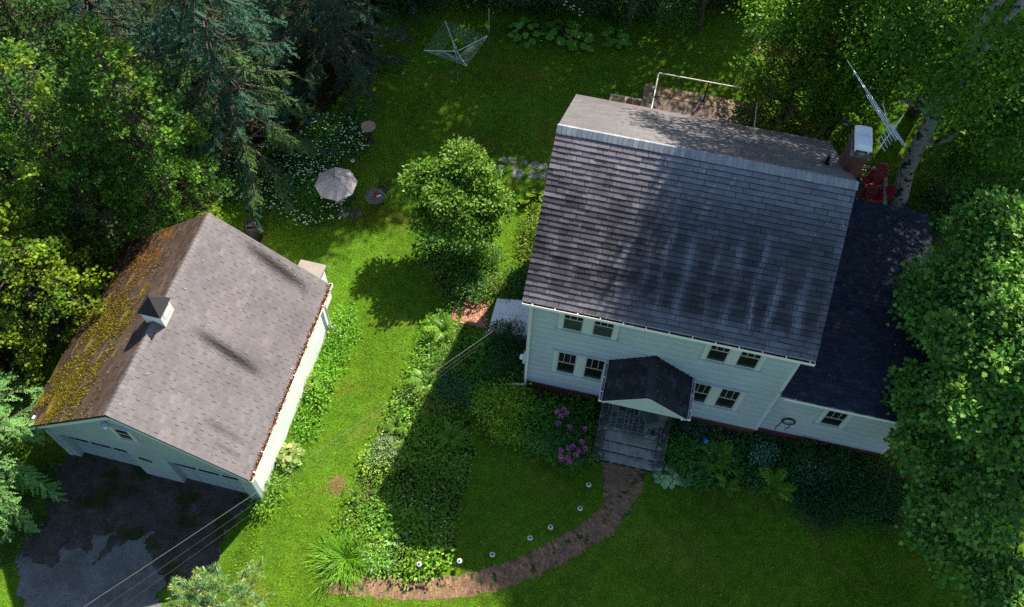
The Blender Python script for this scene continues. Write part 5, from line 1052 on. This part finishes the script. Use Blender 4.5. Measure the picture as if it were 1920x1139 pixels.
bedfill('driveway_edge_weeds', [(0, 905), (125, 850), (88, 930), (82, 985), (28, 1050), (0, 1070)], 30, .03, .16, .06, [((.03, .085, .01), 4), ((.06, .09, .015), 1)], 408)
bedfill('driveway_moss', [(140, 855), (470, 915), (440, 960), (330, 990), (180, 985), (90, 960)], 7, .01, .06, .045, [((.03, .055, .01), 3), ((.06, .05, .02), 2)], 409, leafn=14)
bedfill('top_border_plants', [(920, 60), (1000, 40), (1200, 60), (1180, 80), (1090, 88), (930, 78)], 14, .08, .3, .1, [((.03, .075, .012), 4), ((.05, .09, .015), 2)], 410, leafn=16)
bedfill('woodland_undergrowth', [(1700, 400), (1760, 330), (1800, 290), (1960, 290), (1960, 420), (1790, 400), (1760, 470)], 16, .2, .8, .13, [((.025, .065, .012), 4), ((.03, .055, .02), 2)], 412)
bedfill('hedge_undergrowth', [(720, -30), (1420, -30), (1400, 20), (1330, 30), (1180, 45), (1000, 30), (860, 22), (720, 30)], 20, .3, 1.3, .14, [((.025, .065, .012), 4), ((.03, .055, .02), 2)], 411, (WHT, .8, .04))

gpp = None
def mound(name, label, cat, px, py, r, h, nl, size, cols, seed, outline=None, wid=.5, group=None, flowers=None, ground=True, cs=.12):
    p = Gt(px, py); t = empty(name, p, 0, label, cat, group); F = Fol(seed); rng = F.rng; L = [((0, 0, h*.5), (r*.85, r*.85, h*.5))]
    for k in range(7): a = k*.9+rng.uniform(0, .5); L.append(((cos(a)*r*.55, sin(a)*r*.55, h*rng.uniform(.4, .62)), (r*.5, r*.5, h*.4)))
    crown(F, L, max(20, nl//16), 16, size, cols, outline, cs=cs*r*1.6, wid=wid, keep=.5); F.build('foliage', FOL, t)
    b = MB(); 
    for k in range(6): a = k*1.05; b.tube([(0, 0, -.05), (cos(a)*r*.3, sin(a)*r*.3, h*.3), (cos(a)*r*.5, sin(a)*r*.5, h*.6)], [.018, .013, .006], 5, caps=False)
    b.build('stems', M_bark, t)
    if flowers:
        cols_, spots, fs, fn = flowers
        for (fx, fy) in spots:
            z = h*.9; q = G(fx, fy, p[2]+z)-p; q[2] = z; f = Fol(seed+7); n = fn; d = rvec(rng, n); d[:, 2] = np.abs(d[:, 2]); P = q+d*fs*.35; D = unit(d+rvec(rng, n)*.4); f.rh(P, D, unit(np.cross(D, rvec(rng, n))), fs*.8, fs*.6, vary(rng, n, cols_, .15), .6); f.build('flower_head', FOL, t)
    return t
def fern(name, label, px, py, r, nf, cols, seed, cat='fern', wide=.2, group=None):
    p = Gt(px, py); t = empty(name, p, 0, label, cat, group); F = Fol(seed); rng = F.rng
    for k in range(nf):
        a = k*2.4+rng.normal(0, .2); L = r*rng.uniform(.55, 1.2); s = np.linspace(.05, 1, 22); h = np.array((cos(a), sin(a), 0)); S = np.array((-sin(a), cos(a), 0)); c = vary(rng, 1, cols, .2)
        P = h*(L*s*.92)[:, None]; P[:, 2] = L*(1.05*s-.85*s*s)+(.3 if wide < .25 else .14)*np.minimum(1, s*3); P[1:] += rng.normal(0, .02*r, (21, 3))*s[1:, None]; P[:, 2] += rng.normal(0, .1*r)*s; w_ = L*wide*np.sin(np.clip(s*1.08, 0, 1)*pi)**.7*.9+.01
        for sg in (-1, 1): D = unit(S*sg+h*.45+np.stack([0*s, 0*s, -.25+0*s], 1)); F.rh(P, np.broadcast_to(D, P.shape), np.broadcast_to(unit(h+np.array((0, 0, .2))), P.shape), w_*rng.uniform(.75, 1.15, 22), L*.045, c*np.exp(rng.normal(0, .14, (22, 1))), .4)
        F.rh(P[:-1], unit(np.diff(P, axis=0)), np.broadcast_to(S, P[1:].shape), np.linalg.norm(np.diff(P, axis=0), axis=1)*1.1, .014, c*.9)
    F.build('fronds', FOL, t); return t
def strap(name, label, cat, px, py, r, n, cols, seed, W=.022, spread=.3):
    p = Gt(px, py); t = empty(name, p, 0, label, cat); F = Fol(seed); rng = F.rng; P = np.stack([rng.normal(0, spread*r, n), rng.normal(0, spread*r, n), np.zeros(n)], 1); A = np.arctan2(P[:, 1], P[:, 0])+rng.normal(0, .6, n); F.blades(P, A, r*rng.uniform(.6, 1.1, n), W, rng.uniform(.15, .75, n), rng.uniform(.25, .75, n), vary(rng, n, cols, .16), 5); F.build('leaves', FOL, t); return t
def bigleaf(name, label, cat, px, py, r, n, size, cols, seed, group=None, h=.4):
    p = Gt(px, py); t = empty(name, p, 0, label, cat, group); F = Fol(seed); rng = F.rng; a = np.arange(n)*2.4+rng.normal(0, .2, n); q = r*np.sqrt((np.arange(n)+.5)/n); st = MB()
    P = np.stack([np.cos(a)*q*.75, np.sin(a)*q*.75, h*(1.05-.55*(q/r)**2)+rng.normal(0, .03, n)], 1); D = unit(np.stack([np.cos(a), np.sin(a), -.15-.25*q/r], 1)+rng.normal(0, .15, (n, 3))); Nn = unit(np.array((0, 0, 1.))+rng.normal(0, .22, (n, 3))+D*.25); S = unit(np.cross(D, Nn))
    o = np.array([(0, 0), (-.1, .22), (.08, .46), (.35, .5), (.62, .4), (.85, .2), (1, 0), (.85, -.2), (.62, -.4), (.35, -.5), (.08, -.46), (-.1, -.22)]); F.leaf(P, D, S, size*rng.uniform(.75, 1.2, n), o, vary(rng, n, cols, .13), .18)
    for k in range(n): st.tube([(0, 0, 0), P[k]*(.6, .6, .7), P[k]], [.012, .01, .007], 4, caps=False)
    F.build('leaves', FOL, t); st.build('stalks', mat('leaf_stalk', (.1, .1, .03), .6), t); return t
LG = [((.12, .23, .012), 3), ((.15, .26, .014), 3), ((.08, .17, .014), 2)]
FG = [((.12, .2, .012), 3), ((.09, .16, .012), 3)]
strap('daylily_clump', 'wide clump of arching grassy daylily leaves at the bottom of the long bed', 'daylily', 648, 1048, 1.05, 620, LG, 501, .026)
strap('daylily_clump', 'smaller leafy daylily clump just above the widest daylily clump', 'daylily', 705, 985, .7, 240, LG, 502, .024)
strap('yucca_plant', 'grey green spiky yucca in the lower half of the long bed', 'yucca', 745, 1000, .85, 110, [((.1, .15, .1), 3), ((.13, .18, .12), 2)], 503, .045, .1)
strap('striped_grass', 'pale striped ornamental grass between daylilies and yucca', 'ornamental grass', 706, 1045, .85, 130, [((.32, .36, .22), 2), ((.15, .22, .08), 2)], 504, .03, .15)
strap('dark_sedge', 'dark arching sedge under the round bushy tree', 'ornamental grass', 862, 492, .8, 190, [((.02, .035, .02), 3), ((.03, .05, .03), 2)], 505, .02, .15)
for i, (x, y, r, nf, lab) in enumerate(((832, 628, .72, 22, 'large sunlit fern at the top end of the long bed'), (800, 728, .7, 22, 'sunlit fern halfway along the left edge of the long bed'), (745, 805, .5, 16, 'small sunlit fern leaning out over the lawn'), (847, 826, .62, 18, 'fern in the shaded right side of the long bed'), (880, 470, .5, 14, 'sunlit fern right of the dark sedge'), (668, 935, .35, 12, 'small fern at the lawn edge near the dry grass clump'))):
    fern('fern_clump', lab, x, y, r, nf, FG, 520+i)
for i, (x, y, r, nf, lab) in enumerate(((1338, 868, .78, 13, 'bright broad fern right of the blue ball'), (1368, 880, .62, 11, 'fern growing out of the right side of the bright broad fern'), (1360, 915, .5, 9, 'small fern below the bright broad fern'), (1448, 918, .78, 14, 'yellow green fern in front of the low window'), (1700, 960, .7, 10, 'dim fern below the maple'), (1075, 808, .42, 8, 'single fern left of the pink rhododendron blooms'), (925, 712, .55, 10, 'fern among the shrubs beside the downspout'))):
    fern('broad_fern', lab, x, y, r, nf, [((.11, .19, .01), 3), ((.13, .2, .01), 2)] if i < 4 else [((.07, .15, .012), 3)], 540+i, wide=.28)
rb = [((.075, .18, .015), 3), ((.11, .21, .02), 3)]
for i, (x, y, r, n, s, lab) in enumerate(((985, 66, .9, 16, .34, 'leftmost rhubarb like plant in the top bed'), (1055, 68, .95, 20, .4, 'largest broad leaved plant in the top bed'), (1092, 86, .55, 8, .36, 'broad leaved plant at the lawn edge with a bare middle'), (1152, 78, .62, 14, .34, 'separate broad leaved plant to the right of the top bed'))):
    bigleaf('rhubarb_plant', lab, 'rhubarb', x, y, r, n, s, rb, 560+i)
hv = [((.3, .38, .2), 3), ((.18, .28, .12), 2)]
bigleaf('hosta_plant', 'variegated pale hosta at the foot of the porch steps', 'hosta', 1250, 893, .5, 60, .17, hv, 571, h=.3)
bigleaf('hosta_plant', 'variegated hosta to the right of the pale one at the steps', 'hosta', 1283, 898, .38, 40, .17, [((.11, .18, .07), 3), ((.07, .14, .04), 2)], 572, h=.26)
bigleaf('hosta_plant', 'yellowish hosta by the sunny garage wall', 'hosta', 590, 725, .42, 34, .2, [((.15, .2, .03), 3), ((.2, .22, .06), 1)], 573, h=.3)
bigleaf('hosta_plant', 'pale hosta further down the garage wall', 'hosta', 545, 858, .5, 46, .18, [((.16, .2, .04), 3), ((.24, .25, .1), 2)], 574, h=.3)
bigleaf('broad_leaved_plant', 'two bright broad leaves against the left house wall', 'leafy plant', 1006, 382, .5, 7, .42, [((.14, .2, .01), 2)], 575, h=.4)
YB = [((.22, .27, .018), 4), ((.14, .22, .018), 3), ((.28, .28, .025), 1)]
mound('yellow_shrub', 'yellow green spreading shrub left of the house corner', 'shrub', 945, 775, .95, 1.0, 2600, .085, YB, 601)
mound('yellow_shrub', 'lower yellow green shrub at the lawn edge below the corner shrub', 'shrub', 955, 815, .6, .7, 1200, .085, YB, 602)
mound('green_shrub', 'mid green shrub between the yellow shrub and the rhododendron', 'shrub', 1015, 815, .8, .9, 1700, .095, [((.075, .18, .025), 4), ((.1, .21, .03), 2)], 603)
mound('dark_shrub', 'dark leafy shrub below the white cellar hatch', 'shrub', 955, 690, .85, 1.0, 2000, .085, [((.018, .05, .012), 4), ((.03, .07, .015), 3)], 604)
mound('clipped_yew', 'clipped dark evergreen ball in front of the cellar hatch', 'shrub', 938, 642, .42, 1.15, 1700, .06, [((.025, .06, .012), 4), ((.035, .065, .015), 2)], 605)
mound('clipped_yew', 'arched evergreen top with bare twigs over the cellar hatch', 'shrub', 966, 640, .33, 1.35, 800, .06, [((.025, .055, .012), 4)], 606)
mound('rhododendron', 'rhododendron with pink purple blooms left of the porch steps', 'shrub', 1068, 842, .85, 1.05, 1500, .14, [((.035, .09, .018), 4), ((.055, .115, .022), 2)], 607, wid=.35,
      flowers=([((.5, .1, .46), 3), ((.6, .2, .54), 2)], [(1045, 773), (1057, 768), (1062, 776), (1052, 781), (1047, 794), (1068, 801), (1097, 805), (1091, 829), (1066, 840), (1075, 838), (1084, 847), (1097, 842), (1051, 845), (1051, 857), (1065, 858), (1053, 862), (1067, 867), (1079, 854)], .09, 26))
mound('leafy_shrub', 'green bush at the right side of the porch steps', 'shrub', 1268, 860, .65, .8, 1200, .1, [((.045, .12, .016), 4), ((.06, .14, .02), 2)], 608)
mound('silver_plant', 'pale silvery plant behind the blue ball', 'plant', 1300, 815, .5, .5, 700, .07, [((.09, .14, .1), 3), ((.05, .1, .06), 2)], 609)
mound('silver_plant', 'pale silvery plant between the two large bright ferns', 'plant', 1425, 858, .5, .5, 700, .07, [((.14, .22, .15), 3), ((.06, .12, .07), 2)], 610)
mound('silver_plant', 'silvery plant to the right of the yellow green fern', 'plant', 1520, 890, .6, .5, 900, .07, [((.14, .22, .15), 3), ((.06, .12, .07), 3)], 611)
mound('green_perennial', 'green leafy plant under the coiled hose', 'plant', 1508, 858, .5, .7, 700, .09, [((.045, .085, .012), 3), ((.03, .07, .012), 3)], 612)
mound('green_perennial', 'green leafy plant below the low extension window', 'plant', 1560, 880, .45, .6, 600, .09, [((.055, .1, .012), 3), ((.03, .07, .02), 3)], 613)
mound('dark_groundcover', 'dark glossy low plant mass at the shaded lawn edge', 'plant', 1530, 945, .95, .5, 1700, .1, [((.012, .045, .018), 4), ((.02, .055, .02), 2)], 614)
mound('dark_groundcover', 'dark low plants left of the maple foot', 'plant', 1640, 935, .9, .6, 1500, .1, [((.018, .055, .012), 4), ((.025, .06, .02), 2)], 615)
mound('white_flower_bush', 'pale flowering bush at the lawn edge of the long bed', 'flowering bush', 722, 855, .5, .65, 900, .07, [((.12, .16, .07), 3), ((.2, .22, .14), 2)], 616)
mound('sunny_bush', 'sunlit yellowish bush below the upper ferns in the long bed', 'bush', 835, 690, .6, .75, 1100, .08, [((.12, .17, .03), 3), ((.08, .13, .02), 2)], 617)
mound('sunny_bush', 'sunlit bush with orange tints between the long bed ferns', 'bush', 815, 770, .6, .7, 1100, .08, [((.12, .15, .02), 3), ((.18, .15, .02), 1), ((.08, .13, .02), 2)], 618)
mound('shade_bush', 'bluish green bush in the shaded middle of the long bed', 'bush', 850, 742, .6, .75, 1100, .09, [((.035, .09, .035), 3), ((.05, .11, .05), 2)], 619)
mound('leafy_bush', 'green bush under the right side of the round bushy tree', 'bush', 905, 490, .6, .8, 1100, .1, [((.06, .11, .012), 3), ((.09, .14, .02), 2)], 620)
mound('leafy_bush', 'leafy bush above the brick patio', 'bush', 885, 545, .62, .7, 1200, .1, [((.05, .11, .02), 3), ((.09, .14, .03), 2)], 621)
mound('wall_bush', 'sunlit pale bush just above the cellar hatch', 'bush', 945, 552, .6, .6, 900, .1, [((.13, .17, .03), 3), ((.1, .15, .02), 2)], 622)
mound('wall_bush', 'green bush against the house wall above the cellar hatch', 'bush', 978, 540, .6, .9, 1200, .1, [((.04, .1, .015), 3), ((.06, .12, .02), 2)], 623)
mound('hedge_shrub', 'big dark green shrub at the top edge right of centre', 'shrub', 1245, 40, 1.3, 1.5, 2600, .11, [((.03, .085, .015), 4), ((.045, .1, .02), 2)], 624)
mound('hedge_shrub', 'dark shrub with small white flowers at the top edge', 'shrub', 1070, 8, 1.3, 1.7, 2200, .11, [((.018, .045, .015), 4), ((.025, .06, .02), 2)], 625, flowers=([((.6, .66, .75), 1)], [(1058, 10), (1070, 14), (1076, 12), (1086, 18), (1092, 24), (1087, 30), (1062, 4), (1075, 18)], .05, 16))
for x, y, lab in ((1176, 48, 'thin grey trunk standing in the hedge at the top edge'), (1310, 62, 'dark slanting thin trunk at the top edge by the big shrub')):
    p = Gt(x, y); rng = np.random.default_rng(x); O = p; L = [((p[0]+.2, p[1]+1.2, 7), (1.6, 1.6, 1.6)), ((p[0]-.6, p[1]+1.8, 9), (1.6, 1.6, 1.5))]
    broad('slender_tree', lab, 'tree', (p[0], p[1]), (p[0]+.2, p[1]+1.4, 8.5), L, 160, 20, .16, [((.04, .085, .012), 1)], x, tr=.1, cs=.3)
